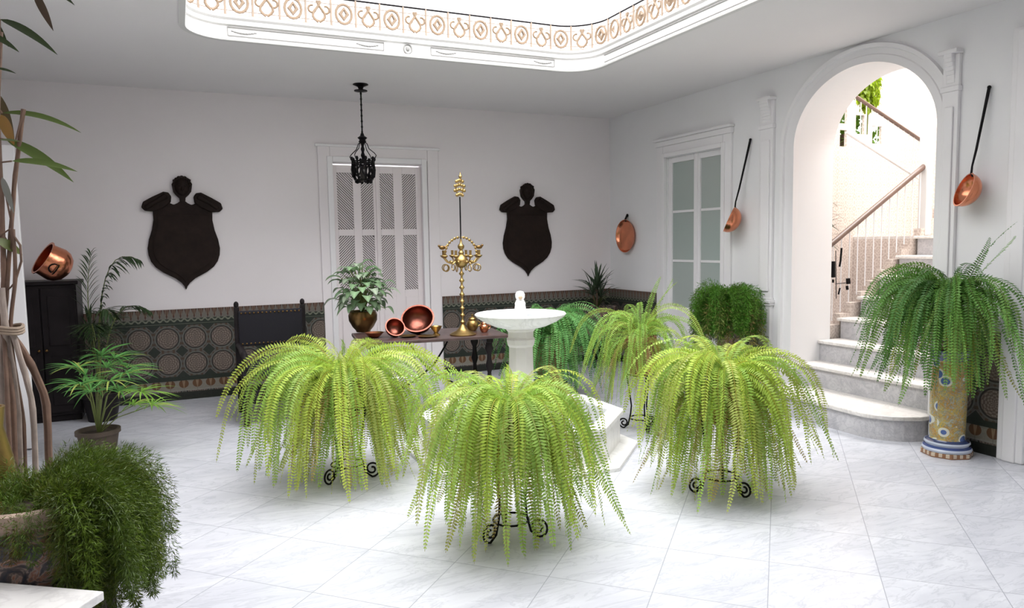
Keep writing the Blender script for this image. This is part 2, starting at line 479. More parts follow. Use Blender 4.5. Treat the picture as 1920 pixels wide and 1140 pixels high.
def sweep_loop(prof):
    """profile of (inward offset, z) swept round the opening"""
    b = MB(); L = [loop(-o) for o, z in prof]; n = len(L[0]); vs = []; fs = []
    for (o, z), l in zip(prof, L): vs += [(x, y, z) for x, y in l]
    m = len(prof)
    for i in range(m):
        i2 = (i+1) % m
        for k in range(n):
            fs.append((i*n+k, i*n+(k+1) % n, i2*n+(k+1) % n, i2*n+k))
    return b.add(vs, fs)
z0 = H-.012
prof = [(-.008, z0), (.035, z0), (.040, z0+.012), (.030, z0+.026), (.012, z0+.030), (.012, z0+.118), (.030, z0+.124), (.036, z0+.140),
        (.026, z0+.158), (.045, z0+.172), (.050, z0+.192), (-.008, z0+.192)]
struct(sweep_loop(prof).build('trim_1', M['fascia']))
# raised panel lines and garlands on the fascia
b = MB()
for zc in (z0+.042, z0+.106):
    for a0, a1 in ((-4.86, -3.62), (-3.20, -1.98)):
        b.box(a0, a1, WY1-.020, WY1-.008, zc-.003, zc+.003)
    for a0, a1 in ((-2.48, -5.9),):
        b.box(WX1-.020, WX1-.008, a0, a1, zc-.003, zc+.003)
for xe in (-4.86, -3.62, -3.20, -1.98):
    b.box(xe-.003, xe+.003, WY1-.020, WY1-.008, z0+.042, z0+.106)
def garland(b, cx, cz, w):
    for k in range(-4, 5):
        a = k/4; b.ball((cx+a*w, WY1-.014, cz-.012*(1-a*a)), .012-.004*abs(a), 8, 5, (1.5, .5, .7))
for cx in (-4.74, -3.76, -3.06, -2.10): garland(b, cx, z0+.078, .085)
pts = [(-3.41+.036*math.cos(t*2*PI/24), WY1-.018, z0+.074+.040*math.sin(t*2*PI/24)) for t in range(24)]
b.tube(pts, .007, 6, closed=True); b.ball((-3.41, WY1-.014, z0+.074), .018, 10, 6, (1, .5, 1.2))
struct(b.build('trim_2', M['relief'], smooth=True))

# upper storey round the opening, open to the sky
b = MB()
UZ0, UZ1 = H+.16, 6.6
b.box(-8, WT, -.25, .30, UZ0, UZ1); b.box(-8, -7.0, -9.6, -.25, UZ0, UZ1); b.box(0, WT, -9.6, -.25, UZ0, 4.2); b.box(-7, 0, -9.6, -9.3, UZ0, UZ1)
struct(b.build('wall_upper', M['fascia']))

# low ornamental railing standing on the edge of the opening
rail = thing('gallery_railing', 'cream and gilt openwork iron railing around the edge of the open ceiling', 'railing', (-3.41, WY1, H+.18))
base = Vector((-3.41, WY1, H+.18))
LQ = loop(.03, 14)
def lpts(off, z): return [Vector((x, y, z))-base for x, y in loop(off, 14)]
b = MB(); b.tube(lpts(.03, H+.425), .008, 6, closed=True)
b.build('top_rail', M['iron'], rail)
b = MB(); b.tube(lpts(.03, H+.20), .009, 6, closed=True); b.tube(lpts(.03, H+.375), .004, 5, closed=True); b.tube(lpts(.03, H+.235), .004, 5, closed=True)
b.build('bottom_rail', M['cream'], rail)
P = lpts(.03, 0); P.append(P[0]); acc = [0.]
for i in range(1, len(P)): acc.append(acc[-1]+(P[i]-P[i-1]).length)
def along(s):
    s %= acc[-1]
    for i in range(1, len(P)):
        if acc[i] >= s:
            t = (s-acc[i-1])/max(1e-9, acc[i]-acc[i-1]); d = (P[i]-P[i-1]).normalized(); return P[i-1].lerp(P[i], t), d
    return P[-1], Vector((1, 0, 0))
nP = int(acc[-1]/.205)
for k in range(nP):
    s = k*acc[-1]/nP
    f = lambda u, z: (lambda pp: Vector((pp.x, pp.y, z)))(along(s+u)[0])
    if along(s)[0].y+WY1 < -5.6: continue
    bars = MB(); bars.tube([f(0, .02), f(0, .245)], .010, 5); bars.build('baluster', M['cream'], rail)
    orn = MB()
    if k % 2 == 0:
        orn.tube([f(.10+.066*math.cos(t*PI/8), .125+.078*math.sin(t*PI/8)) for t in range(16)], .012, 5, closed=True)
        orn.tube([f(.10+.030*math.cos(t*PI/2), .125+.042*math.sin(t*PI/2)) for t in range(4)], .018, 5, closed=True)
    else:
        for sg in (-1, 1):
            orn.tube([f(.10+sg*(.004+.07*math.sin(t*PI/6)*math.exp(-t*.16)), .04+.17*t/8) for t in range(9)], .012, 5)
            orn.tube([f(.10+sg*(.055-.03*math.cos(t*PI/5)), .14-.03*math.sin(t*PI/5)) for t in range(9)], .010, 5)
    orn.build('ornament', M['gold'], rail)

# ------------------------------------------------------------------ tile dado
def dado_back(name, x0, x1):
    b = MB(); b.box(x0, x1, -.022, 0, 0, DADO); return struct(b.build(name, M['dado_x'], bevel=.003))
dado_back('trim_3', -7.3, -3.834+.015); dado_back('trim_4', -2.405, 0)
b = MB(); b.box(-.022, 0, -1.075, -.022, 0, DADO); struct(b.build('trim_5', M['dado_y'], bevel=.003))
b = MB(); b.box(-.022, 0, -5.165, -4.80, 0, .90); struct(b.build('trim_6', M['dado_y'], bevel=.003))

# ------------------------------------------------------------------ door_1: lattice shutters
d1 = link(bpy.data.objects.new('door_1', None)); d1.location = ((DX0+DX1)/2, 0, 0); struct(d1)
cx = (DX0+DX1)/2
lat = MB(); fr = MB(); bk = MB()
cols = [(-3.620, -3.440), (-3.348, -3.206), (-3.124, -2.966), (-2.857, -2.694)]
rows = [(1.782, 2.425), (1.062, 1.708)]
Y0s, Y1s = .035, .070
xs = [DX0] + [v for c in cols for v in c] + [DX1]
for i in range(0, len(xs), 2): fr.box(xs[i]-cx, xs[i+1]-cx, Y0s, Y1s, .02, 2.51)
for a, c in cols:
    fr.box(a-cx, c-cx, Y0s, Y1s, 2.425, 2.51); fr.box(a-cx, c-cx, Y0s, Y1s, 1.708, 1.782); fr.box(a-cx, c-cx, Y0s, Y1s, .02, 1.062)
    for z in ((.12, .98),):
        fr.box(a-cx+.01, c-cx-.01, Y0s-.008, Y0s, z[0], z[1])
xm = (cols[1][1]+cols[2][0])/2
fr.box(xm-cx-.012, xm-cx+.012, Y0s-.014, Y0s, .02, 2.51)
fr.build('shutter_frame', M['paint_pink'], d1, bevel=.003)
for ci, (a, c) in enumerate(cols):
    for ri, (z0_, z1_) in enumerate(rows):
        lat = MB(); sgn = 1 if (ci+ri) % 2 else -1
        w = c-a; step = .030; t = .0060
        hgt = z1_-z0_
        k = -w
        while k < hgt+w:
            # slat along 45 degrees clipped to the opening
            u0, v0, u1, v1 = 0., k, w, k+w
            if v0 < 0: u0, v0 = -k, 0.
            if v1 > hgt: u1, v1 = hgt-k, hgt
            if u1-u0 > .008:
                if sgn < 0: p0, p1 = (w-u0, v0), (w-u1, v1)
                else: p0, p1 = (u0, v0), (u1, v1)
                dx, dz = (p1[0]-p0[0]), (p1[1]-p0[1]); L = math.hypot(dx, dz); nx, nz = -dz/L*t, dx/L*t
                pts = [(p0[0]+nx, p0[1]+nz), (p1[0]+nx, p1[1]+nz), (p1[0]-nx, p1[1]-nz), (p0[0]-nx, p0[1]-nz)]
                vs = [(a-cx+x, Y0s+.008, z0_+z) for x, z in pts]+[(a-cx+x, Y0s+.020, z0_+z) for x, z in pts]
                lat.add(vs, [(0, 1, 2, 3), (7, 6, 5, 4), (0, 4, 5, 1), (1, 5, 6, 2), (2, 6, 7, 3), (3, 7, 4, 0)])
            k += step
        lat.build('lattice_panel', M['paint_pink'], d1)
b = MB(); b.box(DX0-cx+.01, DX1-cx-.01, .11, .13, .02, 2.51); b.build('dark_room_sheet', M['back_dark'], d1)  # dark-coloured sheet, painted as the unlit room behind the slats
# stepped architrave round door_1
def frame_back(name, x0, x1, zt, w, t, mat, y=0):
    b = MB(); b.box(x0, x0+w, y-t, y, 0, zt); b.box(x1-w, x1, y-t, y, 0, zt); b.box(x0+w, x1-w, y-t, y, zt-w, zt); return struct(b.build(name, mat, bevel=.006))
frame_back('trim_7', -3.834, -2.422, 2.710, .135, .022, M['wall'])
frame_back('trim_8', -3.735, -2.571, 2.60, .062, .040, M['paint'])
b = MB(); b.box(-3.86, -2.40, -.035, 0, 2.705, 2.735); struct(b.build('trim_9', M['paint'], bevel=.008))

# ------------------------------------------------------------------ door_2: glazed door on the right wall
d2 = link(bpy.data.objects.new('door_2', None)); d2.location = (0, -1.745, 0); struct(d2)
cy = -1.745
gy = [(-1.715, -1.312), (-2.180, -1.822)]
gz = [(.812, 1.340), (1.368, 1.915), (1.943, 2.498)]
fr = MB(); X0, X1 = .020, .065
ys = [-2.24, -2.180, -1.822, -1.715, -1.312, -1.25]
for i in (0, 2, 4): fr.box(X0, X1, ys[i]-cy, ys[i+1]-cy, .01, 2.56)
for a, c in gy:
    for z in ((.01, .812), (1.340, 1.368), (1.915, 1.943), (2.498, 2.56)): fr.box(X0 if z[1]-z[0] > .05 else X0+.012, X1, a-cy, c-cy, z[0], z[1])
    fr.box(X0-.010, X0, a-cy+.05, c-cy-.05, .15, .68)
fr.box(X0-.012, X0, -1.79-cy, -1.745-cy, .01, 2.56)
fr.build('door_leaf', M['paint'], d2, bevel=.004)
for a, c in gy:
    for z in gz:
        g = MB(); g.box(.040, .048, a-cy, c-cy, z[0], z[1]); g.build('pane', M['glass'], d2)
b = MB(); b.box(.10, .14, -2.24-cy, -1.25-cy, .0, 2.56); b.build('dark_backing', M['back_dark'], d2)  # added sheet whose colour stands for the darkness behind the panes
def frame_right(name, y0, y1, zt, w, t, mat):
    b = MB(); b.box(-t, 0, y0, y0+w, 0, zt); b.box(-t, 0, y1-w, y1, 0, zt); b.box(-t, 0, y0+w, y1-w, zt-w, zt); return struct(b.build(name, mat, bevel=.006))
frame_right('trim_10', -2.371, -1.083, 2.70, .125, .030, M['paint'])
frame_right('trim_11', -2.285, -1.195, 2.615, .050, .048, M['paint'])
b = MB(); b.box(-.075, 0, -2.40, -1.05, 2.76, 2.79); b.box(-.05, 0, -2.385, -1.07, 2.70, 2.76); struct(b.build('trim_12', M['paint'], bevel=.01))

# ------------------------------------------------------------------ arch architrave, pilasters
path = [(AY0, 0.), (AY0, ASP)]+[(AC-AR*math.cos(PI*k/48), ASP+AB*math.sin(PI*k/48)) for k in range(1, 48)]+[(AY1, ASP), (AY1, 0.)]
def arch_sweep(prof):
    b = MB(); m = len(prof); n = len(path); vs = []; fs = []
    for i, (y, z) in enumerate(path):
        if i < 2: nx, nz = -1., 0.
        elif i > n-3: nx, nz = 1., 0.
        else:
            ty, tz = path[i+1][0]-path[i-1][0], path[i+1][1]-path[i-1][1]; L = math.hypot(ty, tz); nx, nz = -tz/L, ty/L
        for d, t in prof: vs.append((-t, y+nx*d, z+nz*d))
    for i in range(n-1):
        for k in range(m):
            k2 = (k+1) % m; fs.append((i*m+k, i*m+k2, (i+1)*m+k2, (i+1)*m+k))
    fs += [tuple(range(m)), tuple((n-1)*m+k for k in range(m))[::-1]]
    return b.add(vs, fs)
struct(arch_sweep([(-.004, -.05), (-.004, .014), (.055, .014), (.062, .006), (.105, .008), (.112, .030), (.145, .034), (.152, 0), (.152, -.05)]).build('trim_13', M['paint']))
def pilaster(name, y0, y1, zc=2.93):
    b = MB()
    b.box(-.035, 0, y0, y1, 0, zc)
    b.box(-.055, 0, y0-.012, y1+.012, 0, .16); b.box(-.048, 0, y0-.006, y1+.006, .16, .94)
    b.box(-.062, 0, y0-.02, y1+.02, .94, .965); b.box(-.075, 0, y0-.026, y1+.026, .965, .995); b.box(-.050, 0, y0-.01, y1+.01, .995, 1.015)
    b.box(-.052, -.035, y0+.03, y1-.03, 1.08, 2.55)
    b.box(-.050, 0, y0-.01, y1+.01, 2.66, 2.70)
    # scrolled bracket under the beam
    for k in range(8):
        t = k/7; d = .04+.045*math.sin(t*PI/2)**2; z = 2.72+.21*t
        b.box(-d, 0, y0+.03, y1-.03, z, z+.035)
    b.box(-.09, 0, y0-.010, y1+.010, zc, zc+.03)
    return struct(b.build(name, M['paint'], bevel=.006))
pilaster('trim_14', -2.960, -2.790)
pilaster('trim_15', -4.955+.165, -4.785+.12)
b = MB(); b.box(-.05, 0, -5.345, -5.168, 0, 3.0); b.box(-.065, 0, -5.30, -5.21, 0, 2.98); struct(b.build('trim_16', M['paint'], bevel=.01))

# ------------------------------------------------------------------ open door leaf and casing at the left
d3 = link(bpy.data.objects.new('door_3', None)); d3.location = (-6.42, -1.50, 0); struct(d3)
b = MB(); b.box(-.46, 0, -.022, .022, .01, 2.42)
for z0_, z1_ in ((.12, .75), (.87, 1.55), (1.67, 2.30)): b.box(-.37, -.09, -.032, -.022, z0_, z1_)
b.build('door_leaf', M['paint'], d3, bevel=.005)
b = MB(); b.box(-6.90, -6.86, -1.62, -1.38, 0, 2.5); struct(b.build('trim_18', M['paint'], bevel=.005))

# ------------------------------------------------------------------ stairwell beyond the arch
b = MB()
SX1 = 3.4; SY1 = -1.90; SZ = 6.0
holes = [(on(1575, 200, 1, SY1), on(1588, 232, 1, SY1)), (on(1575, 243, 1, SY1), on(1587, 275, 1, SY1)), (on(1605, 215, 1, SY1), on(1620, 252, 1, SY1)), (on(1636, 236, 1, SY1), on(1652, 270, 1, SY1))]
HX = [(a.x, c.x, c.z, a.z) for a, c in holes]
# far wall in vertical strips so that the little openings are real
xsr = sorted(set([WT, SX1]+[v for h in HX for v in h[:2]]))
for i in range(len(xsr)-1):
    xa, xb_ = xsr[i], xsr[i+1]; xm_ = (xa+xb_)/2
    cuts = sorted([(h[2], h[3]) for h in HX if h[0] < xm_ < h[1]])
    z = 0
    for c0, c1 in cuts:
        b.box(xa, xb_, SY1, SY1+.035, z, c0); z = c1
    b.box(xa, xb_, SY1, SY1+.035, z, 4.2)
struct(b.build('wall_stair_far', M['azu']))
b = MB(); b.box(SX1, SX1+.15, -4.9, SY1, 0, 4.4); struct(b.build('wall_stair_end', M['azu']))
b = MB(); b.box(WT, SX1+.15, -4.95, -4.80, 0, 5.0); b.box(WT, WT+.02, SY1, AY1, H, 4.4)
struct(b.build('wall_stair_near', M['azu']))

stair = thing('marble_staircase', 'marble staircase with grey risers climbing behind the white arch', 'staircase', (0, -3.9, 0))
fronts = [-.39, .10, .37, .655, .93, 1.20, 1.48, 1.75]
rise = .2
for i, xf in enumerate(fronts):
    top = rise*(i+1); x_end = fronts[i+1]+.06 if i+1 < len(fronts) else 2.35
    if i == 0:
        # bullnosed first step curving into the room
        ya, yb = -4.64, -3.16
        r = .36; out = [(.16, AY0+.002+3.9), (-.001, AY0+.002+3.9), (-.001, ya+3.9), (-.39+r, ya+3.9)]
        out += [(-.39+r-r*math.sin(t*PI/16), ya+3.9+r-r*math.cos(t*PI/16)) for t in range(1, 9)]
        out += [(-.39+.03, -3.45+3.9), (-.30, -3.26+3.9), (-.20, -3.16+3.9), (-.001, -3.16+3.9), (-.001, AY1-.002+3.9), (.16, AY1-.002+3.9)]
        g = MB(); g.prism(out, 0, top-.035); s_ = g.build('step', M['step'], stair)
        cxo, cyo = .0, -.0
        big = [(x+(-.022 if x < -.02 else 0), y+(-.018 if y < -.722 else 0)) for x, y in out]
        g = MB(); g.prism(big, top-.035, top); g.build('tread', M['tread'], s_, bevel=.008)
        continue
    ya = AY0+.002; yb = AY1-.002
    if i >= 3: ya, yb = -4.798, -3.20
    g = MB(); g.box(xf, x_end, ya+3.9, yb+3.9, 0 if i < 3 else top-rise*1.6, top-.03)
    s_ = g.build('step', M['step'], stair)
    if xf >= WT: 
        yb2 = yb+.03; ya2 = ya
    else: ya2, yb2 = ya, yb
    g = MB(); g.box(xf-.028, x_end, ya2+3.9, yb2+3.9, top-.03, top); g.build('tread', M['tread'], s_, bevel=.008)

g = MB(); g.box(2.351, 3.395, -4.798+3.9, SY1-.002+3.9, 0, 1.57); s_ = g.build('landing', M['azu'], stair)
g = MB(); g.box(2.351, 3.395, -4.798+3.9, SY1-.002+3.9, 1.57, 1.6); g.build('tread', M['tread'], s_)
# solid tiled string wall under the inner handrail
g = MB()
def sp(x): return .2*((x-fronts[3])/.275)+.8
for k in range(12):
    x0_, x1_ = WT+.02+k*.145, WT+.02+(k+1)*.145
    g.box(x0_, x1_, -3.17, -3.09, 0, sp(x0_)+.02)
strw = g.build('trim_19', M['azu']); struct(strw)
# wooden handrails with iron balusters
rl = thing('stair_railing', 'lower wooden handrail on iron balusters rising right behind the arch', 'railing', (1.17, -3.13, 0))
o3 = Vector((1.17, -3.13, 0))
A, B = on(1556, 460, 1, -3.13), on(1735, 310, 1, -3.13)
g = MB(); g.tube([A-o3, A.lerp(B, .5)-o3, B-o3], .028, 10); g.build('handrail', M['rail'], rl, smooth=True)
for k in range(12):
    t = (k+.4)/12; p = A.lerp(B, t); zb = sp(p.x)+.0
    g = MB(); g.tube([(p.x-o3.x, 0, zb), (p.x-o3.x, 0, p.z)], .006, 6)
    g.build('baluster', M['paint'], rl)
g = MB(); g.box(B.x-o3.x-.035, B.x-o3.x+.055, -.048, .048, 1.605, 3.0); g.build('newel_post', M['fascia'], rl, bevel=.006)
rl2 = thing('stair_railing', 'upper wooden handrail descending right from the green vine behind the arch', 'railing', (1.2, -2.95, 0))
o4 = Vector((1.2, -2.95, 0)); A2, B2 = on(1588, 170, 1, -2.95), on(1728, 264, 1, -2.95)
g = MB(); g.tube([A2-o4, A2.lerp(B2, .5)-o4, B2-o4], .020, 10); g.build('handrail', M['rail'], rl2, smooth=True)
for k in range(14):
    g = MB(); p = A2.lerp(B2, (k+.5)/14); g.tube([(p.x-o4.x, 0, p.z-.42), (p.x-o4.x, 0, p.z)], .006, 5); g.build('baluster', M['fascia'], rl2)
g = MB(); g.tube([A2-o4-Vector((0, 0, .42)), B2-o4-Vector((0, 0, .42))], .012, 6); g.build('bottom_rail', M['fascia'], rl2)

# ================================================================== PLANTS
def frond_set(n, L, e0, W, az=(0, 2*PI), k=1.5, end=-86., gap=.0125, r0=.03, cols=((.42, .60, .10),), curl=.0, seed=1, zfloor=None, z0=0., droop=.20, bare=.10, extra=None, wt=.75):
    """arching pinnate fronds; returns vertices, quads, colours"""
    rng = np.random.default_rng(seed)
    V = []; Q = []; C = []; base = 0
    specs = []
    for i in range(n):
        a = az[0]+(az[1]-az[0])*((i*.618034) % 1.0)+rng.normal(0, .05)
        specs.append((a, rng.uniform(*L), math.radians(rng.uniform(*e0)), rng.uniform(*W), rng.uniform(k*.8, k*1.3)))
    if extra: specs += extra
    for a, l, e, w, kk in specs:
        m = max(8, int(l/gap)); s = np.linspace(0, 1, m); ds = l/(m-1)
        t = np.clip(s*kk, 0, 1); sm = t*t*(3-2*t); en = math.radians(end+rng.uniform(0, 1)**1.6*24)
        th = e+(en-e)*sm
        da = rng.normal(0, .35)*s*s+rng.normal(0, .10)*np.sin(s*5)
        dx = np.cos(th)*np.cos(a+da); dy = np.cos(th)*np.sin(a+da); dz = np.sin(th)
        # sideways sway once hanging
        P = np.stack([np.cumsum(dx)*ds+r0*math.cos(a), np.cumsum(dy)*ds+r0*math.sin(a), np.cumsum(dz)*ds+z0], 1)
        sw = rng.normal(0, .03)*s**2; P[:, 0] += -math.sin(a)*sw; P[:, 1] += math.cos(a)*sw
        if zfloor is not None:
            lim = zfloor+rng.uniform(0, .05)
            keep = P[:, 2] > lim
            if not keep.all():
                j = int(np.argmin(keep)); 
                if j < 10: continue
                P = P[:j]; s = s[:j]; th = th[:j]; da = da[:j]; m = j
        T = np.gradient(P, axis=0); T /= np.linalg.norm(T, axis=1)[:, None]+1e-9
        roll = rng.normal(0, wt)
        lat = np.stack([-np.sin(a+da), np.cos(a+da), np.zeros(m)], 1)
        nr = np.cross(T, lat)
        lat = lat*math.cos(roll)+nr*math.sin(roll); nr = np.cross(T, lat)
        s1 = np.linspace(0, 1, m)
        ww = w*np.clip((s1-bare*.3)/.12, .25, 1)*np.power(np.clip(1-s1, 0, 1), .45)*(1-.25*(s1 < .1))
        col = np.array(cols[rng.integers(len(cols))])*rng.uniform(.82, 1.18)
        for sg in (-1, 1):
            jit = rng.normal(0, .12, m)[:, None]
            up = -nr*(droop+rng.normal(0, .12, m)[:, None]) 
            tip = P+(lat*sg+T*(.20+jit)+up)*ww[:, None]
            half = T*(gap*.40)
            mid = P+(lat*sg+T*.10)*(ww*.5)[:, None]+up*(ww*.25)[:, None]
            q = np.stack([P-half*.6, mid-half, tip, mid+half], 1).reshape(-1, 3)
            V.append(q); idx = base+np.arange(m)[:, None]*4+np.arange(4)[None, :]; Q.append(idx); base += 4*m
            cc = np.repeat((col*(1+.12*s1[:, None])*rng.uniform(.88, 1.12, (m, 1)))[:, None, :], 4, 1).reshape(-1, 3); C.append(cc)
        # rachis ribbon
        hw = .0022*(1-.6*s1)[:, None]
        q0 = P-lat*hw; q1 = P+lat*hw
        vv = np.empty((2*m, 3)); vv[0::2] = q0; vv[1::2] = q1
        V.append(vv); i0 = base+np.arange(m-1)*2
        Q.append(np.stack([i0, i0+1, i0+3, i0+2], 1)); base += 2*m
        C.append(np.tile(col*np.array([.9, .62, .5]), (2*m, 1)))
    return np.concatenate(V), np.concatenate(Q), np.concatenate(C)

def merge(parts):
    V = []; Q = []; C = []; b_ = 0
    for v, q, c in parts: V.append(v); Q.append(q+b_); C.append(c); b_ += len(v)
    return np.concatenate(V), np.concatenate(Q), np.concatenate(C)

LIME = ((.50, .66, .10), (.44, .62, .10), (.56, .68, .12), (.38, .56, .12), (.52, .60, .16), (.33, .52, .10))
OLIVE = ((.42, .44, .09), (.36, .42, .07), (.48, .40, .14))
def spiral(c, r, turns, d, n=26, flip=1):
    """flat spiral in the vertical plane containing direction d"""
    P = []
    for i in range(n+1):
        t = i/n; a = -PI/2+flip*turns*2*PI*t; rr = r*(1-.78*t)
        P.append(Vector(c)+Vector(d)*(rr*math.cos(a))*flip*1.0+Vector((0, 0, 1))*(rr*math.sin(a)))
    return P
def plant_stand(label, x, y, h, r, rot, sr=.055, ring_z=.10, group=None):
    t = thing('plant_stand', label, 'plant stand', (x, y, 0), rot, SG)
    g = MB(); g.tube([(r*math.cos(k*PI/16), r*math.sin(k*PI/16), h) for k in range(32)], .007, 6, closed=True); g.build('top_ring', M['iron'], t, smooth=True)
    g = MB(); g.tube([(r*.78*math.cos(k*PI/16), r*.78*math.sin(k*PI/16), ring_z) for k in range(32)], .006, 6, closed=True); g.build('lower_ring', M['iron'], t, smooth=True)
    for k in range(3):
        a = k*2*PI/3; d = Vector((math.cos(a), math.sin(a), 0)); g = MB()
        P = [d*r+Vector((0, 0, h)), d*(r*.82)+Vector((0, 0, h*.72)), d*(r*.66)+Vector((0, 0, h*.42)), d*(r*.72)+Vector((0, 0, ring_z+.03)), d*(r*.9)+Vector((0, 0, .035))]
        c = d*(r+sr*.55)+Vector((0, 0, sr+.006))
        P += spiral(c, sr, 1.55, d, 26, 1)
        g.tube(P, .0068, 6); g.build('leg', M['iron'], t, smooth=True)
    return t
def pot(parent, z0, z1, r0, r1, mat, name='pot', rim=.012, soil=True, x=0, y=0):
    hh = z1-z0; T = Matrix.Translation((x, y, z0))
    g = MB(); g.lathe([(.001, 0), (r0, 0), (r0+(r1-r0)*.55, hh*.45), (r1*.98, hh*.82), (r1+rim, hh*.86), (r1+rim, hh), (r1-.008, hh), (r1-.02, hh*.84), (.001, hh*.83)], 32, T)
    o = g.build(name, mat, parent, smooth=True)
    if soil:
        g = MB(); g.lathe([(.001, hh*.90), (r1*.5, hh*.90), (r1-.012, hh*.87)], 24, T); g.build('soil', M['soil'], parent)
    return o

def boston(name, label, x, y, zc, n, L, e0, cols, seed, pot_mat, potr=.13, poth=.18, stand=None, k=1.5, W=(.032, .046), zfloor=.03, group=None, olive=.18, extra=None, base_z=None, gap=.0125, mat='leaf', parts=None, azr=(0, 2*PI)):
    t = thing(name, label, 'plant', (x, y, base_z if base_z is not None else zc-poth))
    if group: t['group'] = group
    zb = zc-t.location.z
    zf = (zfloor-t.location.z) if zfloor is not None else None
    n1 = int(n*(1-olive))
    sets = [frond_set(int(n1*.50), (L[0]*1.05, L[1]), (38, e0[1]+4), W, cols=cols, seed=seed, z0=zb, zfloor=zf, k=k*.86, gap=gap, az=azr),
            frond_set(int(n1*.30), L, (e0[0]-5, 50), W, cols=cols, seed=seed+3, z0=zb-.02, r0=.05, zfloor=zf, k=k*1.25, gap=gap, az=azr),
            frond_set(int(n1*.20), (L[0]*.75, L[1]*.78), (-35, 25), W, cols=cols, seed=seed+4, z0=zb-.05, r0=.09, zfloor=zf, k=k*1.9, gap=gap, az=azr)]
    if parts: sets += [frond_set(seed=seed+50+i, z0=zb, zfloor=zf, cols=cols, gap=gap, **q) for i, q in enumerate(parts)]
    v, q, c = merge(sets)
    np_mesh('foliage', v, q, M[mat], c, t)
    if olive > 0:
        v, q, c = frond_set(n-n1, (L[0]*.8, L[1]*.85), (e0[0]-35, e0[0]+15), W, cols=OLIVE, seed=seed+9, z0=zb-.03, zfloor=zf, k=k*1.4, gap=gap, az=azr)
        np_mesh('inner_foliage', v, q, M[mat], c, t, label='olive and yellowing inner fronds')
    pot(t, 0, poth, potr*.72, potr, M[pot_mat])
    return t

FG = 'potted ferns around the patio'
SG = 'iron plant stands under the ferns'
# three lime ferns in the foreground
plant_stand('black iron scroll-footed stand under the front middle fern', -3.715, -4.83, .52, .125, math.radians(200), .055, .09)
boston('potted_fern', 'big lime-green fern in the front middle, nearest the camera', -3.715, -4.83, .66, 165, (.66, 1.02), (15, 70), LIME, 21, 'terra', .13, .20, group=FG, k=1.55, W=(.044, .060), gap=.0155, parts=[dict(n=9, L=(1.05, 1.22), e0=(35, 60), W=(.044, .06), az=(-2.6, -1.4), k=1.5)])
plant_stand('black iron scroll-footed stand under the large left fern', -4.31, -3.42, .50, .14, math.radians(-25), .055, .10)
boston('potted_fern', 'large lime-green fern left of the fountain, in front of the black armchair', -4.31, -3.42, .66, 165, (.80, 1.28), (12, 60), LIME, 33, 'terra', .13, .22, group=FG, k=1.40, W=(.046, .064), gap=.0175, parts=[dict(n=7, L=(1.1, 1.25), e0=(35, 55), W=(.044, .06), az=(-2.8, -1.2), k=1.7)])
plant_stand('black iron scroll-footed stand under the right fern before the steps', -2.23, -4.80, .50, .14, math.radians(-75), .050, .10)
boston('potted_fern', 'wide lime-green fern on the right, in front of the marble steps', -2.23, -4.80, .69, 175, (.72, 1.12), (12, 68), LIME, 47, 'terra', .14, .24, group=FG, k=1.45, W=(.046, .062), gap=.0165)
# further ferns
plant_stand('small black iron stand of the green fern between fountain and right fern', -1.80, -3.30, .48, .12, .3, .045, .10)
boston('potted_fern', 'mid-green fern half hidden behind the right fern, beside the fountain pool', -1.80, -3.30, .80, 95, (.58, .92), (10, 75), ((.34, .55, .10), (.28, .48, .09), (.44, .60, .12)), 58, 'terra', .12, .32, group=FG, k=1.6, W=(.032, .044), gap=.014, olive=.25, parts=[dict(n=3, L=(.45, .6), e0=(65, 80), W=(.035, .045), az=(-.4, .5), k=.5, end=20.)])
DG = ((.12, .34, .10), (.17, .42, .13), (.22, .48, .15))
boston('potted_fern', 'dark green fern on the floor behind the fountain column', -1.98, -2.0, .68, 130, (.60, .92), (5, 82), DG, 64, 'terra', .17, .40, group=FG, k=1.3, W=(.05, .07), gap=.02, olive=0., base_z=.22)
t = thing('plant_stool', 'low black stool under the dark green fern behind the fountain', 'stool', (-1.98, -2.0, 0))
g = MB(); g.lathe([(.001, .22), (.17, .22), (.17, .19), (.001, .19)], 24); g.build('seat', M['dwood2'], t)
for k in range(4):
    a = PI/4+k*PI/2; g = MB(); g.tube([(.13*math.cos(a), .13*math.sin(a), .19), (.15*math.cos(a), .15*math.sin(a), 0)], .016, 8); g.build('leg', M['dwood2'], t)

# ceramic column and its fern at the right
t = thing('ceramic_pedestal', 'tall yellow and blue painted ceramic column under the right-hand fern', 'pedestal', (-.235, -4.93, 0))
g = MB(); oct_ = [(.168, 0), (.168, .034)]
g.lathe([(.001, 0), (.172, 0), (.172, .034), (.001, .034)], 8); g.build('plinth', M['maj'], t, bevel=.004)
g = MB(); g.lathe([(.001, .034), (.158, .036), (.163, .050), (.155, .064), (.142, .070), (.140, .082), (.150, .092), (.146, .104), (.124, .112), (.116, .122), (.113, .13), (.118, .30), (.119, .42), (.114, .60), (.106, .69), (.112, .70), (.122, .715), (.126, .735), (.120, .75), (.128, .76), (.130, .775), (.001, .776)], 48)
g.build('column', M['maj'], t, smooth=True, angle=30)
V5 = ((.11, .26, .055), (.14, .32, .065), (.19, .38, .08), (.09, .22, .06), (.22, .36, .09))
wallaz = math.pi
ex = []
rng = np.random.default_rng(5)
upf = on(1888, 398, 0, -.30)
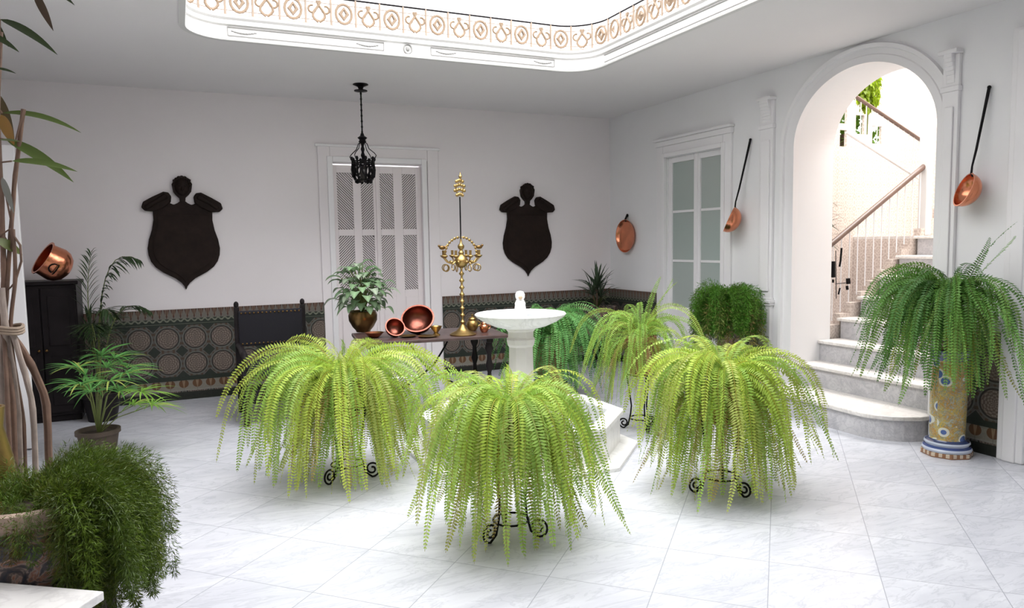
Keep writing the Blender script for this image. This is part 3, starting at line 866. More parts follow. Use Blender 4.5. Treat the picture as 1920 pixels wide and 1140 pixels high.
boston('potted_fern', 'deep green fern on the yellow and blue ceramic column', -.235, -4.93, 1.10, 110, (.58, .98), (10, 80), V5, 71, 'potp', .13, .30, base_z=.777, k=1.35, azr=(PI*.47, PI*1.53), group=FG, W=(.046, .062), gap=.019, zfloor=.30, olive=.12,
       parts=[dict(n=52, L=(.60, 1.05), e0=(15, 75), W=(.036, .05), az=(PI*.55, PI*1.45), k=1.35),
              dict(n=3, L=(.62, .78), e0=(55, 72), W=(.04, .05), az=(-PI*.55, -PI*.50), k=.5, end=0.), dict(n=10, L=(.45, .75), e0=(30, 70), W=(.036, .05), az=(-PI*.62, -PI*.52), k=1.0)])

# ------------------------------------------------------------------ broad leaf helper
def blade(P0, P1, w, sag=.0, up=(0, 0, 1), n=10, fold=.15, prof=None, twist=0.):
    """lanceolate leaf from P0 to P1: returns verts, quads"""
    P0 = np.array(P0, float); P1 = np.array(P1, float); L = np.linalg.norm(P1-P0)
    s = np.linspace(0, 1, n+1); P = P0+(P1-P0)*s[:, None]; P[:, 2] += sag*4*s*(1-s)
    T = np.gradient(P, axis=0); T /= np.linalg.norm(T, axis=1)[:, None]
    u = np.array(up, float); lat = np.cross(T, u); ln = np.linalg.norm(lat, axis=1)[:, None]
    lat = np.where(ln > 1e-3, lat/np.maximum(ln, 1e-3), np.array([1., 0, 0]))
    nr = np.cross(lat, T)
    if twist: lat, nr = lat*math.cos(twist)+nr*math.sin(twist), nr*math.cos(twist)-lat*math.sin(twist)
    ww = (np.sin(PI*np.clip(s, .0, 1)**.75)**.8 if prof is None else prof(s))*w*.5
    ww = np.maximum(ww, .0006)
    V = np.stack([P-lat*ww[:, None]+nr*(ww*fold)[:, None], P, P+lat*ww[:, None]+nr*(ww*fold)[:, None]], 1).reshape(-1, 3)
    q = []
    for i in range(n):
        a = i*3; q += [(a, a+1, a+4, a+3), (a+1, a+2, a+5, a+4)]
    return V, np.array(q)
class Leaves:
    def __init__(s): s.p = []
    def add(s, col, *a, **k):
        v, q = blade(*a, **k); c = np.tile(np.array(col), (len(v), 1)); s.p.append((v, q, c)); return c
    def build(s, name, mat, parent, base=(0, 0, 0), label=None):
        v, q, c = merge(s.p); return np_mesh(name, v-np.array(base), q, mat, c, parent, label, smooth=True)

# fan palm in the pot by the cabinet
t = thing('potted_fan_palm', 'bright green fan palm in a clay pot in front of the black cabinet', 'plant', (-5.93, -2.0, 0))
pot(t, 0, .215, .11, .145, M['brownpot'])
lv = Leaves(); st = MB(); rng = np.random.default_rng(3)
tg = [(160, 705, 0), (200, 690, .1), (235, 700, -.2), (265, 735, -.25), (225, 735, .1), (180, 735, -.15), (205, 715, -.3), (250, 760, .05), (145, 690, .15), (215, 672, .2), (170, 730, .05), (285, 760, -.05), (240, 690, .15), (190, 668, -.05), (150, 720, -.25)]
for px, py, dy in tg:
    c = on(px, py, 1, -2.0+dy); c = Vector((c.x+5.93, c.y+2.0, c.z))
    st.tube([(0, 0, .17), Vector((c.x*.35, c.y*.35, .17+(c.z-.17)*.62)), c], [.005, .004, .0035], 5)
    ang = math.atan2(c.y, c.x); out = Vector((c.x, c.y, .10)).normalized()
    side = out.cross(Vector((0, 0, 1))).normalized()
    nl = 18; yel = px > 240
    for k in range(nl):
        a = (k/(nl-1)-.5)*math.radians(250); l = rng.uniform(.22, .31)*(1-.25*abs(a)/2.2)
        d = (out*math.cos(a)+side*math.sin(a)); e = c+d*l+Vector((0, 0, rng.uniform(-.02, .06)-.13*(l/.25)*max(0, math.cos(a))))
        col = np.array((.14, .38, .10) if not yel else (.24, .46, .07))*rng.uniform(.7, 1.35)
        if rng.random() < .12: col = np.array((.50, .58, .14))
        lv.add(col, c, e, .015, sag=.02, fold=.5)
lv.build('foliage', M['leaf'], t); st.build('stem', M['stem'], t, smooth=True)

# feather palm between cabinet and back wall
def feather(lv, st, pts, ll, lw, cols, rng, n=34, droop=.35):
    pts = [Vector(p) for p in pts]; P = []
    for i in range(41):
        t_ = i/40
        P.append(pts[0]*(1-t_)**2+pts[1]*2*t_*(1-t_)+pts[2]*t_*t_)
    st.tube(P[::4], [.007-.0005*k for k in range(11)], 5)
    for i in range(n):
        t_ = .18+.82*i/n; k = int(t_*40); p = P[k]; T = (P[min(k+1, 40)]-P[k-1]).normalized()
        s_ = T.cross(Vector((0, 0, 1))).normalized()
        for sg in (-1, 1):
            l = ll*(math.sin(PI*(.15+.8*t_))**.6)*rng.uniform(.85, 1.1)
            d = (s_*sg*.85+T*.75+Vector((0, 0, -droop*rng.uniform(.5, 1.3)))).normalized()
            lv.add(np.array(cols[rng.integers(len(cols))])*rng.uniform(.7, 1.2), p, p+d*l, lw, sag=.02, fold=.4, n=5)
bx = Vector((-6.02, -.62, 0))
t = thing('potted_feather_palm', 'dark feather palm rising between the black cabinet and the tile dado', 'plant', bx)
pot(t, 0, .26, .12, .16, M['dwood2'])
lv = Leaves(); st = MB(); rng = np.random.default_rng(8)
KC = ((.025, .05, .022), (.035, .07, .03), (.045, .08, .04))
def wl(px, py, y): return on(px, py, 1, y)-bx
root = Vector((0, 0, .24))
feather(lv, st, [root, wl(168, 430, -.60), wl(262, 490, -.62)], .27, .020, KC, rng, 34, .9)
feather(lv, st, [root, wl(200, 520, -.45), wl(285, 590, -.40)], .22, .020, KC, rng, 30, .6)
feather(lv, st, [root, wl(150, 560, -.80), wl(172, 470, -.55)], .20, .020, KC, rng, 22, -.5)
feather(lv, st, [root, wl(170, 520, -.9), wl(215, 600, -1.0)], .24, .020, KC, rng, 26, .7)
feather(lv, st, [root, wl(160, 540, -.9), wl(180, 640, -1.1)], .24, .020, KC, rng, 24, .7)
lv.build('foliage', M['leafd'], t); st.build('stem', M['stem'], t, smooth=True)

# dracaena in the corner on its pedestal
t = thing('corner_pedestal', 'short dark wooden stand under the spiky plant in the far corner', 'plant stand', (-.47, -.42, 0))
g = MB(); g.lathe([(.001, .36), (.17, .36), (.18, .34), (.16, .32), (.001, .32)], 24); g.build('top', M['dwood2'], t, smooth=True)
for k in range(4):
    a = PI/4+k*PI/2; g = MB(); g.tube([(.12*math.cos(a), .12*math.sin(a), .33), (.15*math.cos(a), .15*math.sin(a), 0)], .018, 8); g.build('leg', M['dwood2'], t)
t = thing('potted_dracaena', 'spiky narrow-leaved plant in a painted clay pot in the far corner', 'plant', (-.47, -.42, .36))
g = MB(); g.lathe([(.001, 0), (.13, 0), (.14, .02), (.13, .05), (.17, .16), (.20, .30), (.215, .36), (.235, .375), (.24, .41), (.22, .41), (.20, .37), (.001, .36)], 36); g.build('pot', M['potp'], t, smooth=True)
g = MB(); g.lathe([(.001, .385), (.2, .378)], 24); g.build('soil', M['soil'], t)
lv = Leaves(); st = MB(); rng = np.random.default_rng(12)
for i, (hx, hz, m_) in enumerate(((.0, .62, 26), (-.06, .55, 20), (.05, .52, 16))):
    st.tube([(0, 0, .38), (hx, 0, hz)], .009, 6)
    for k in range(m_):
        a = rng.uniform(0, 2*PI); e = math.radians(rng.uniform(5, 80)); l = rng.uniform(.26, .40)
        d = Vector((math.cos(a)*math.cos(e), math.sin(a)*math.cos(e)*.8, math.sin(e)))
        c = Vector((hx, 0, hz)); lv.add(np.array((.045, .07, .045))*rng.uniform(.7, 1.6), c, c+d*l, .026, sag=.03, fold=.5, n=6)
for k in range(12):
    a = rng.uniform(0, 2*PI); lv.add((.10, .12, .05), (0, 0, .38), (.22*math.cos(a), .22*math.sin(a), .36+rng.uniform(0, .2)), .03, sag=.08)
lv.build('foliage', M['leafd'], t); st.build('stem', M['cane'], t)

# fine trailing fern on a painted pedestal beside the glazed door
def plumes(n, L, e0, k, seed, cols, z0=0., r0=.05, nlen=.035, per=5, gap=.014, az=(0, 2*PI), zfloor=None, side=.05, ncurl=.3, nw=.0016, end=-84.):
    """asparagus-fern stems carrying tufts of needle leaves"""
    rng = np.random.default_rng(seed); V = []; Q = []; C = []; base = 0
    for i in range(n):
        a = az[0]+(az[1]-az[0])*((i*.618034) % 1)+rng.normal(0, .08); l = rng.uniform(*L); e = math.radians(rng.uniform(*e0))
        m = int(l/gap); s = np.linspace(0, 1, m); t_ = np.clip(s*k*rng.uniform(.8, 1.3), 0, 1); sm = t_*t_*(3-2*t_)
        th = e+(math.radians(end)-e)*sm; da = rng.normal(0, ncurl)*s+rng.normal(0, .15)*np.sin(s*7+rng.uniform(0, 6))
        r_ = r0*math.sqrt(rng.uniform(.05, 1))
        P = np.stack([np.cumsum(np.cos(th)*np.cos(a+da))*l/m+r_*math.cos(a), np.cumsum(np.cos(th)*np.sin(a+da))*l/m+r_*math.sin(a), np.cumsum(np.sin(th))*l/m+z0], 1)
        if zfloor is not None:
            kp = P[:, 2] > zfloor+rng.uniform(0, .04)
            if not kp.all(): j = int(np.argmin(kp)); P = P[:j]; s = s[:j]; m = j
            if m < 6: continue
        col = np.array(cols[rng.integers(len(cols))])*rng.uniform(.75, 1.25)
        T = np.gradient(P, axis=0); T /= np.linalg.norm(T, axis=1)[:, None]+1e-9
        # side shoots: needle origins scattered round the stem
        NN = m*per*2
        ii = rng.integers(0, m, NN); o = P[ii]; tt = T[ii]
        rv = rng.normal(0, 1, (NN, 3)); rv -= tt*(rv*tt).sum(1)[:, None]; rv /= np.linalg.norm(rv, axis=1)[:, None]
        env = np.sin(PI*np.clip(.08+.92*s[ii], 0, 1))**.6*side
        rad = rng.uniform(0, 1, NN)**.7*env
        o2 = o+rv*rad[:, None]+tt*(rad*.5)[:, None]
        d = rv*.8+tt*.7+rng.normal(0, .5, (NN, 3)); d /= np.linalg.norm(d, axis=1)[:, None]
        ln = rng.uniform(.5, 1.1, NN)*nlen
        w = np.cross(d, rng.normal(0, 1, (NN, 3))); w /= np.linalg.norm(w, axis=1)[:, None]+1e-9
        q = np.stack([o2, o2+d*(ln*.5)[:, None]+w*nw, o2+d*ln[:, None], o2+d*(ln*.5)[:, None]-w*nw], 1).reshape(-1, 3)
        V.append(q); Q.append(base+np.arange(NN*4).reshape(-1, 4)); base += NN*4
        C.append(np.repeat(col*rng.uniform(.75, 1.25, (NN, 1)), 4, 0))
        hw = .0012; latv = np.cross(T, np.array([0., 0, 1.])+rng.normal(0, .1, 3)); latv /= np.linalg.norm(latv, axis=1)[:, None]+1e-6
        vv = np.empty((2*m, 3)); vv[0::2] = P-latv*hw; vv[1::2] = P+latv*hw; V.append(vv)
        i0 = base+np.arange(m-1)*2; Q.append(np.stack([i0, i0+1, i0+3, i0+2], 1)); base += 2*m; C.append(np.tile(col*.8, (2*m, 1)))
    return np.concatenate(V), np.concatenate(Q), np.concatenate(C)

gp = Vector((-.36, -2.72, 0))
t = thing('painted_pedestal', 'dark painted ceramic pedestal beneath the trailing plant beside the glazed door', 'pedestal', gp)
g = MB(); g.lathe([(.001, 0), (.15, 0), (.15, .04), (.12, .06), (.10, .12), (.11, .30), (.10, .46), (.13, .50), (.14, .54), (.001, .54)], 36, Matrix.Diagonal((1, 1, .68/.54, 1))); g.build('column', M['potp'], t, smooth=True, angle=30)
t = thing('trailing_fern', 'round fine-leaved green plant trailing from its pot beside the glazed door', 'plant', (gp.x, gp.y, .68))
g = MB(); g.lathe([(.001, 0), (.12, 0), (.13, .05), (.16, .20), (.175, .25), (.19, .26), (.19, .285), (.17, .285), (.16, .25), (.001, .245)], 36); g.build('pot', M['potp'], t, smooth=True)
GC = ((.08, .24, .02), (.10, .28, .03), (.13, .30, .035), (.12, .21, .04))
v, q, c = merge([plumes(60, (.52, .72), (72, 92), 1.4, 5, GC, z0=.26, r0=.10, nlen=.04, per=5, gap=.018, side=.035, nw=.003, ncurl=.8),
                 plumes(70, (.34, .52), (40, 72), 1.7, 6, GC, z0=.26, r0=.13, nlen=.04, per=5, gap=.018, side=.035, nw=.003),
                 plumes(50, (.25, .45), (0, 40), 2.0, 7, GC, z0=.25, r0=.14, nlen=.04, per=5, gap=.018, side=.035, nw=.003)])
v[:, 0] = np.minimum(v[:, 0], .33)
np_mesh('foliage', v, q, M['leaf'], c, t)
v, q, c = plumes(38, (.6, .85), (30, 70), 2.2, 15, ((.20, .24, .06), (.26, .22, .07), (.14, .22, .05)), z0=.22, r0=.12, nlen=.05, per=3, gap=.02, side=.03, nw=.004, zfloor=-.55)
v[:, 0] = np.minimum(v[:, 0], .33)
np_mesh('dry_foliage', v, q, M['leaf'], c, t, label='brownish drying trails at the back and below')

# big asparagus fern at lower left on its pot, dark stand
ac = at(85, 930, 2.62); AX, AY = ac.x, ac.y
RZ = .735
t = thing('plant_box', 'dark red-brown wooden box under the bushy plant at lower left', 'box', (AX-.04, AY, 0), .35)
g = MB(); g.box(-.20, .20, -.20, .20, 0, .40); g.box(-.22, .22, -.22, .22, .40, .43); g.build('body', plain('dark_red_wood', (.035, .012, .010), .5, var=.3), t, bevel=.006)
t = thing('asparagus_fern', 'bushy dark green feathery plant spilling over its pot at lower left', 'plant', (AX-.04, AY, .43))
g = MB(); g.lathe([(.001, 0), (.15, 0), (.16, .03), (.18, .10), (.205, .22), (.001, .22)], 40); g.build('pot', M['potp'], t, smooth=True)
g = MB(); g.lathe([(.20, .22), (.225, .235), (.235, .262), (.228, .292), (.20, .296), (.19, .26), (.19, .22)], 40); g.build('pot_rim', M['rim'], t, smooth=True, label='weathered pale clay rim')
g = MB(); g.lathe([(.001, .262), (.195, .255)], 24); g.build('soil', M['soil'], t)
AG = ((.060, .105, .008), (.075, .135, .010), (.095, .16, .012), (.095, .12, .012), (.12, .17, .016))
toR = math.atan2(RT.y, RT.x)
v1 = plumes(230, (.34, .62), (25, 82), 1.45, 77, AG, z0=.24, r0=.17, nlen=.030, per=9, gap=.010, az=(toR-.65, toR+1.7), side=.042, zfloor=-.42, nw=.0013)
v2 = plumes(55, (.14, .30), (30, 88), 1.2, 78, ((.11, .14, .02), (.09, .16, .02), (.17, .13, .03)), z0=.24, r0=.17, nlen=.028, per=9, gap=.010, side=.04, nw=.0013)
v3 = plumes(45, (.22, .36), (20, 75), 1.5, 79, AG, z0=.24, r0=.17, nlen=.03, per=9, gap=.010, az=(toR+1.7, toR+PI+.6), side=.042, nw=.0013)
v, q, c = merge([v1, v3]); np_mesh('foliage', v, q, M['leafd'], c, t)
v, q, c = v2; np_mesh('inner_foliage', v, q, M['leafd'], c, t, label='rusty olive centre of the plant')
# marble slab corner poking out below it
sc_ = at(195, 1108, 2.30)
t = thing('marble_slab_table', 'white marble-topped low table corner at the bottom left edge', 'table', (sc_.x, sc_.y, 0), 0)
ang = -.62
Rm = Matrix.Rotation(ang, 4, 'Z')
g = MB(); g.box(-.42, 0, -.30, 0, sc_.z-.03, sc_.z, Rm); g.build('top', M['fount'], t, bevel=.004)
g = MB()
for sx, sy in ((-.38, -.26), (-.04, -.26), (-.38, -.04), (-.04, -.04)):
    g = MB(); g.box(sx-.018, sx+.018, sy-.018, sy+.018, 0, sc_.z-.03, Rm); g.build('leg', M['dwood2'], t)

# tall leaning canes and long leaves at the far left
cb = at(28, 900, 3.15); CBX, CBY = max(cb.x, -6.25), cb.y
t = thing('tall_cane_plant', 'tall plant of tied bare canes and long leaves at the left edge', 'plant', (CBX, CBY, 0))
B0 = Vector((CBX, CBY, 0))
D = (B0-CAM).dot(FW)
pot(t, 0, .34, .13, .18, M['rim'])
vz = at(-20, 800, 2.80)
g = MB(); g.lathe([(.001, 0), (.10, 0), (.11, .03), (.07, .08), (.06, .14), (.075, .40), (.085, .62), (.070, .80), (.045, .92), (.055, 1.0), (.045, 1.0), (.035, .92), (.001, .90)], 40)
o_ = g.build('brass_vase', M['brass'], None, smooth=True); o_.location = (vz.x, vz.y, 0); tag(o_, 'tall polished brass vase at the left edge, behind the bare canes', 'vase')
def c3(px, py, dd=0): return at(px, py, D+dd)-B0
tie = c3(16, 618, -.02)
def cane(pts, r, mat='cane'):
    P = []
    pts = [Vector(p) for p in pts]
    for i in range(len(pts)-1):
        for k in range(5):
            t_ = k/5; P.append(pts[i].lerp(pts[i+1], t_)+Vector((random.uniform(-.002, .002),)*3))
    P.append(pts[-1]); P = [P[0]]+[(P[i-1]+P[i]*2+P[i+1])/4 for i in range(1, len(P)-1)]+[P[-1]]
    g = MB(); g.tube(P, [r*(1+.12*((i % 5) == 0)) for i in range(len(P))], 8); g.build('cane', M[mat], t, smooth=True)
foot = Vector((0, 0, .80))
cane([c3(96, 990, .12), c3(88, 750, .10), c3(58, 680, .06), c3(20, 625, 0), c3(-8, 590, -.02)], .016)
cane([c3(24, 990, -.1), c3(14, 740, -.07), c3(8, 640, -.03), c3(12, 560, 0), c3(20, 440, .02), c3(28, 330, .03), c3(44, 205, .03)], .009)
cane([c3(41, 990, .04), c3(34, 770, .03), c3(22, 690, .0), c3(10, 620, -.03), c3(2, 540, -.03)], .014, 'cane_p')
cane([c3(70, 990, .02), c3(62, 760, .02), c3(45, 690, .0), c3(22, 618, -.03)], .012, 'cane_p')
cane([c3(33, 990, -.04), c3(25, 760, -.04), c3(14, 680, -.02), c3(4, 610, .0), c3(8, 500, .0), c3(2, 380, 0), c3(-6, 200, 0), c3(0, 60, 0)], .011, 'cane')
cane([c3(50, 990, .08), c3(46, 790, .06), c3(30, 700, .03), c3(18, 620, 0), c3(30, 520, .0), c3(24, 430, .0)], .008, 'cane')
cane([c3(14, 990, .02), c3(4, 760, 0), c3(2, 660, 0), c3(10, 600, 0)], .012, 'cane_p')
# tie
g = MB()
for k in range(3):
    g.tube([tie+Vector((.055*math.cos(a*PI/8), .055*math.sin(a*PI/8), .012*k-.012+.006*math.sin(a*PI/4))) for a in range(16)], .007, 6, closed=True)
g.build('rope_tie', M['rope'], t, smooth=True)
# looping tendril
g = MB(); g.tube([c3(-6, 445, -.02), c3(18, 430), c3(38, 460), c3(40, 490), c3(28, 530), c3(14, 545), c3(4, 520)], .005, 6); g.tube([c3(8, 340), c3(20, 370), c3(24, 420), c3(20, 470)], .004, 6)
g.build('tendril', M['cane'], t, smooth=True)
lv = Leaves()
DK = (.030, .045, .022); MG = (.075, .11, .028); TAN = (.26, .13, .03)
for p0, p1, w, sg, col in [
        ((0, 36), (108, 103), 16, 8, DK), ((-30, 60), (36, 98), 12, 4, DK), ((62, -20), (100, 58), 14, 2, (.06, .03, .025)), ((-20, 30), (16, 88), 12, 3, DK),
        ((-10, 128), (30, 138), 6, 2, DK), ((-14, 168), (27, 268), 26, 2, (.07, .04, .02)), ((4, 212), (152, 249), 13, 12, MG), ((12, 262), (138, 342), 20, 8, MG),
        ((22, 302), (145, 322), 15, 6, MG), ((0, 262), (40, 266), 6, 1, MG), ((4, 332), (26, 400), 12, 2, (.20, .20, .19)), ((-10, 450), (42, 478), 20, 3, (.10, .12, .03)), ((60, -40), (140, 10), 14, 6, DK),
        ((-20, 420), (24, 470), 12, 2, (.10, .05, .03)), ((2, 380), (-30, 470), 14, 2, DK)]:
    lv.add(np.array(col), c3(*p0, random.uniform(-.08, .05)), c3(*p1, random.uniform(-.1, .1)), w/430*1.05, sag=sg/430, fold=.25, up=tuple(-FW*0.8+Vector((0, 0, .6))))
lv.add(np.array(TAN), c3(2, 215, -.01), c3(27, 272, -.01), .05, up=tuple(-FW), fold=.2)
lv.build('foliage', M['leafd'], t)
# twiggy stems joining the leaves to the canes
g = MB()
for p0, p1 in (((-6, 200), (4, 212)), ((44, 205), (30, 262)), ((22, 302), (-12, 306)), ((12, 262), (-8, 258)), ((-10, 128), (-6, 200)), ((0, 36), (0, 60)), ((62, -20), (0, -60)), ((-6, 60), (0, -60)), ((4, 332), (24, 430)), ((0, 36), (-30, 60))):
    g = MB(); g.tube([c3(*p0), c3(*p1)], .004, 5); g.build('twig', M['cane'], t)

# ================================================================== WALL THINGS
sx_, sz_ = .00106, .00118
half = [(0, 0), (14, 34), (40, 66), (90, 104), (200, 160), (262, 205), (300, 255), (320, 310), (325, 370), (310, 450), (282, 530), (264, 620), (266, 690), (285, 712)]
body = half+[(300, 735), (240, 762), (180, 775), (120, 768), (80, 752), (45, 768), (22, 786)]
head = [(22, 780), (26, 815), (50, 838), (72, 868), (78, 905), (82, 935), (70, 955), (74, 972), (48, 985), (30, 1002), (14, 986)]
def shield(label, x, tilt):
    t = thing('shield_plaque', label, 'wall plaque', (x, -.001, 1.160), 0, 'carved shields on the back wall'); t.rotation_euler = (0, tilt, 0)
    MX = Matrix(((1, 0, 0, 0), (0, 0, -1, 0), (0, 1, 0, 0), (0, 0, 0, 1)))  # outline xy -> xz, depth toward -y
    o = [(a*sx_, c*sz_) for a, c in body]+[(-a*sx_, c*sz_) for a, c in reversed(body[1:])]
    g = MB(); g.prism(o, 0, .035, MX); g.build('shield_board', M['dwood'], t, bevel=.012, bseg=3)
    inner = [(a*.86*sx_, (c*.88+55)*sz_) for a, c in half[:-1]]; inner = inner+[(-a, c) for a, c in reversed(inner[1:])]
    g = MB(); g.prism(inner, .035, .045, MX); g.build('raised_field', M['dwood'], t, bevel=.008)
    hd = [(a*1.12*sx_, c*sz_) for a, c in head]+[(-a*1.12*sx_, (c-6)*sz_) for a, c in reversed(head)]
    g = MB(); g.prism(hd, 0, .05, MX)
    g.ball((0, -.05, 905*sz_), .083, 16, 10, (.85, .55, 1.05)); g.ball((0, -.09, 885*sz_), .018, 8, 6, (.8, 1, 1.4))
    for s_ in (-1, 1): g.ball((s_*.028, -.088, 915*sz_), .012, 8, 6)
    for k in range(9): a = PI*k/8; g.ball((.07*math.cos(a), -.04, 925*sz_+.075*math.sin(a)), .022, 8, 6)
    g.build('carved_head', M['dwood'], t, smooth=True, bevel=.006)
    for s_ in (-1, 1):
        sc = [(250, 690), (335, 694), (364, 722), (348, 772), (262, 818), (168, 862), (122, 856), (98, 822), (106, 770), (160, 730)]
        sc = [(s_*(a)*sx_, c*sz_) for a, c in sc]
        if s_ < 0: sc = sc[::-1]
        g = MB(); g.prism(sc, 0, .055, MX)
        g.tube([(s_*325*sx_, -.045, 722*sz_), (s_*235*sx_, -.05, 775*sz_), (s_*140*sx_, -.045, 828*sz_)], [.028, .022, .034], 10)
        g.build('scroll', M['dwood'], t, smooth=True, bevel=.01)
    return t
shield('dark carved wooden shield above the tile dado at the left, near the cabinet', -5.240, .012)
shield('dark carved wooden shield right of the brass candelabrum, nearer the far corner', -1.247, .0)

# copper pan hung near the corner
t = thing('copper_pan', 'round copper pan hanging by its handle between the far corner and glazed door', 'pan', (-.005, -.435, 1.66))
RY = Matrix.Rotation(-PI/2, 4, 'Y')
g = MB(); g.lathe([(.001, 0), (.165, 0), (.190, .018), (.205, .050), (.212, .052), (.207, .046), (.186, .012), (.164, -.004+.008), (.001, .008)], 40, RY); g.build('bowl', M['copper'], t, smooth=True)
g = MB(); g.tube([(-.03, 0, .19), (-.04, 0, .215), (-.02, 0, .255), (-.01, 0, .27)], [.016, .014, .012, .016], 8); g.tube([(-.012+.0, .016*math.cos(k*PI/5), .262+.018*math.sin(k*PI/5)) for k in range(10)], .006, 6, closed=True)
g.build('handle', M['iron'], t, smooth=True, label='dark iron handle')
def ladle(label, y, zt, zb, r, yt, aim):
    """long-handled copper ladle; bowl opening aims along `aim`"""
    c = Vector((-(r+.02), y, zb))
    t = thing('copper_ladle', label, 'ladle', c, 0, 'copper ladles on the right wall')
    ax = Vector(aim).normalized(); q = Vector((0, 0, 1)).rotation_difference(ax).to_matrix().to_4x4()
    g = MB(); pr = [(r*math.sin(a*PI/20), -r*.86*math.cos(a*PI/20)) for a in range(0, 11)]
    pr[0] = (.001, -r*.86); pr += [(r*1.03, .004), (r*.95, .004)]+[(r*.95*math.sin(a*PI/20), -r*.80*math.cos(a*PI/20)) for a in range(9, 0, -1)]+[(.001, -r*.80)]
    g.lathe(pr, 36, q); g.build('bowl', M['copper'], t, smooth=True)
    top = Vector((-.022, yt, zt))-c; low = (Vector((0, 0, 1))-ax*ax.z).normalized()*r*1.01
    g = MB(); mid = low.lerp(top, .28)
    g.tube([low*.86-ax*.02, low, low+Vector((.0, (top.y)*.05, .05)), mid, low.lerp(top, .65), top], [.010, .008, .007, .009, .010, .012], 8)
    g.ball(top, .014, 8, 6); g.build('handle', M['iron'], t, smooth=True, label='long dark iron handle')
    return t
ladle('small copper ladle hanging between the glazed door and the arch', -2.500, 2.590, 1.800, .135, -2.645, (-.62, .60, .38))
ladle('larger copper ladle hanging on the wall right of the arch', -4.930, 2.640, 1.925, .122, -5.005, (-.75, .50, .34))

# ------------------------------------------------------------------ hanging lantern
t = thing('hanging_lantern', 'black wrought-iron lantern hanging before the lattice shutters', 'lantern', (-3.540, -.93, 2.24))
zr = H-2.24
g = MB(); g.lathe([(.001, zr), (.075, zr), (.078, zr-.006), (.03, zr-.028), (.022, zr-.05), (.066, zr-.062), (.066, zr-.07), (.012, zr-.078), (.001, zr-.08)], 24); g.build('ceiling_rose', M['iron'], t, smooth=True, angle=30)
g = MB(); g.tube([(0, 0, zr-.07), (0, 0, .48)], .0075, 8)
for k in range(8): g.ball((0, 0, .50+k*.055), .011, 8, 6, (1, 1, 1.6))
g.build('rod', M['iron'], t, smooth=True)
g = MB(); g.lathe([(.001, .50), (.014, .49), (.022, .465), (.050, .445), (.030, .425), (.040, .405), (.018, .385), (.012, .36), (.020, .33), (.012, .30), (.022, .27), (.012, .24), (.03, .20), (.001, .19)], 20)
g.build('knop', M['iron'], t, smooth=True, angle=30)
for k in range(4):
    a = PI/4+k*PI/2; d = Vector((math.cos(a), math.sin(a), 0)); g = MB()
    g.tube([d*.015+Vector((0, 0, .41)), d*.05+Vector((0, 0, .385)), d*.075+Vector((0, 0, .33)), d*.135+Vector((0, 0, .285)), d*.155+Vector((0, 0, .26)), d*.14+Vector((0, 0, .235)), d*.115+Vector((0, 0, .205))], .0045, 6)
    g.build('scroll_arm', M['iron'], t, smooth=True)
g = MB()
for zc, r in ((.205, .108), (.185, .108), (.02, .085)):
    g.tube([(r*math.cos(k*PI/12), r*math.sin(k*PI/12), zc) for k in range(24)], .008, 6, closed=True)
for k in range(8):
    a = k*PI/4; d = Vector((math.cos(a), math.sin(a), 0)); s_ = Vector((-d.y, d.x, 0))
    g.tube([d*.112+Vector((0, 0, .23)), d*.108+Vector((0, 0, .19)), d*.118+Vector((0, 0, .12)), d*.10+Vector((0, 0, .05)), d*.085+Vector((0, 0, .02)), d*.06+Vector((0, 0, -.005))], .011, 6)
    for sg in (-1, 1):
        g.tube([d*.110+s_*sg*(.006+.030*math.sin(u*PI/6))+Vector((0, 0, .05+u*.022)) for u in range(7)], .0075, 5)
    g.ball(d*.115+Vector((0, 0, .232)), .016, 8, 6, (1, 1, 1.4))
    g.ball(d*.075+Vector((0, 0, .002)), .017, 8, 6)
g.build('cage', M['iron'], t, smooth=True)
g = MB(); g.lathe([(.001, .0), (.03, .0), (.035, .05), (.03, .14), (.012, .17), (.001, .17)], 16); g.build('lamp_glass', plain('smoky_glass', (.05, .045, .04), .15), t, smooth=True)

# ================================================================== FURNITURE
# black cabinet
t = thing('cabinet', 'tall black wooden cabinet against the back wall at the left', 'cabinet', (-6.47, -.30, 0))
g = MB(); g.box(-.29, .29, -.22, .22, .06, 1.28); g.box(-.27, .27, -.20, .20, 0, .06); g.build('body', M['dwood2'], t, bevel=.006)
g = MB(); g.box(-.31, .31, -.24, .24, 1.28, 1.315); g.build('top', M['dwood2'], t, bevel=.008)
for s_ in (-1, 1):
    g = MB(); x0_, x1_ = (.006, .275) if s_ > 0 else (-.275, -.006)
    g.box(x0_, x1_, -.238, -.22, .09, 1.25); g.box(x0_+.05, x1_-.05, -.248, -.238, .16, .62); g.box(x0_+.05, x1_-.05, -.248, -.238, .72, 1.18)
    d_ = g.build('door', M['dwood2'], t, bevel=.005)
    g = MB(); g.ball((s_*.03, -.258, .68), .014, 10, 6); g.build('knob', M['brass_d'], d_, smooth=True)
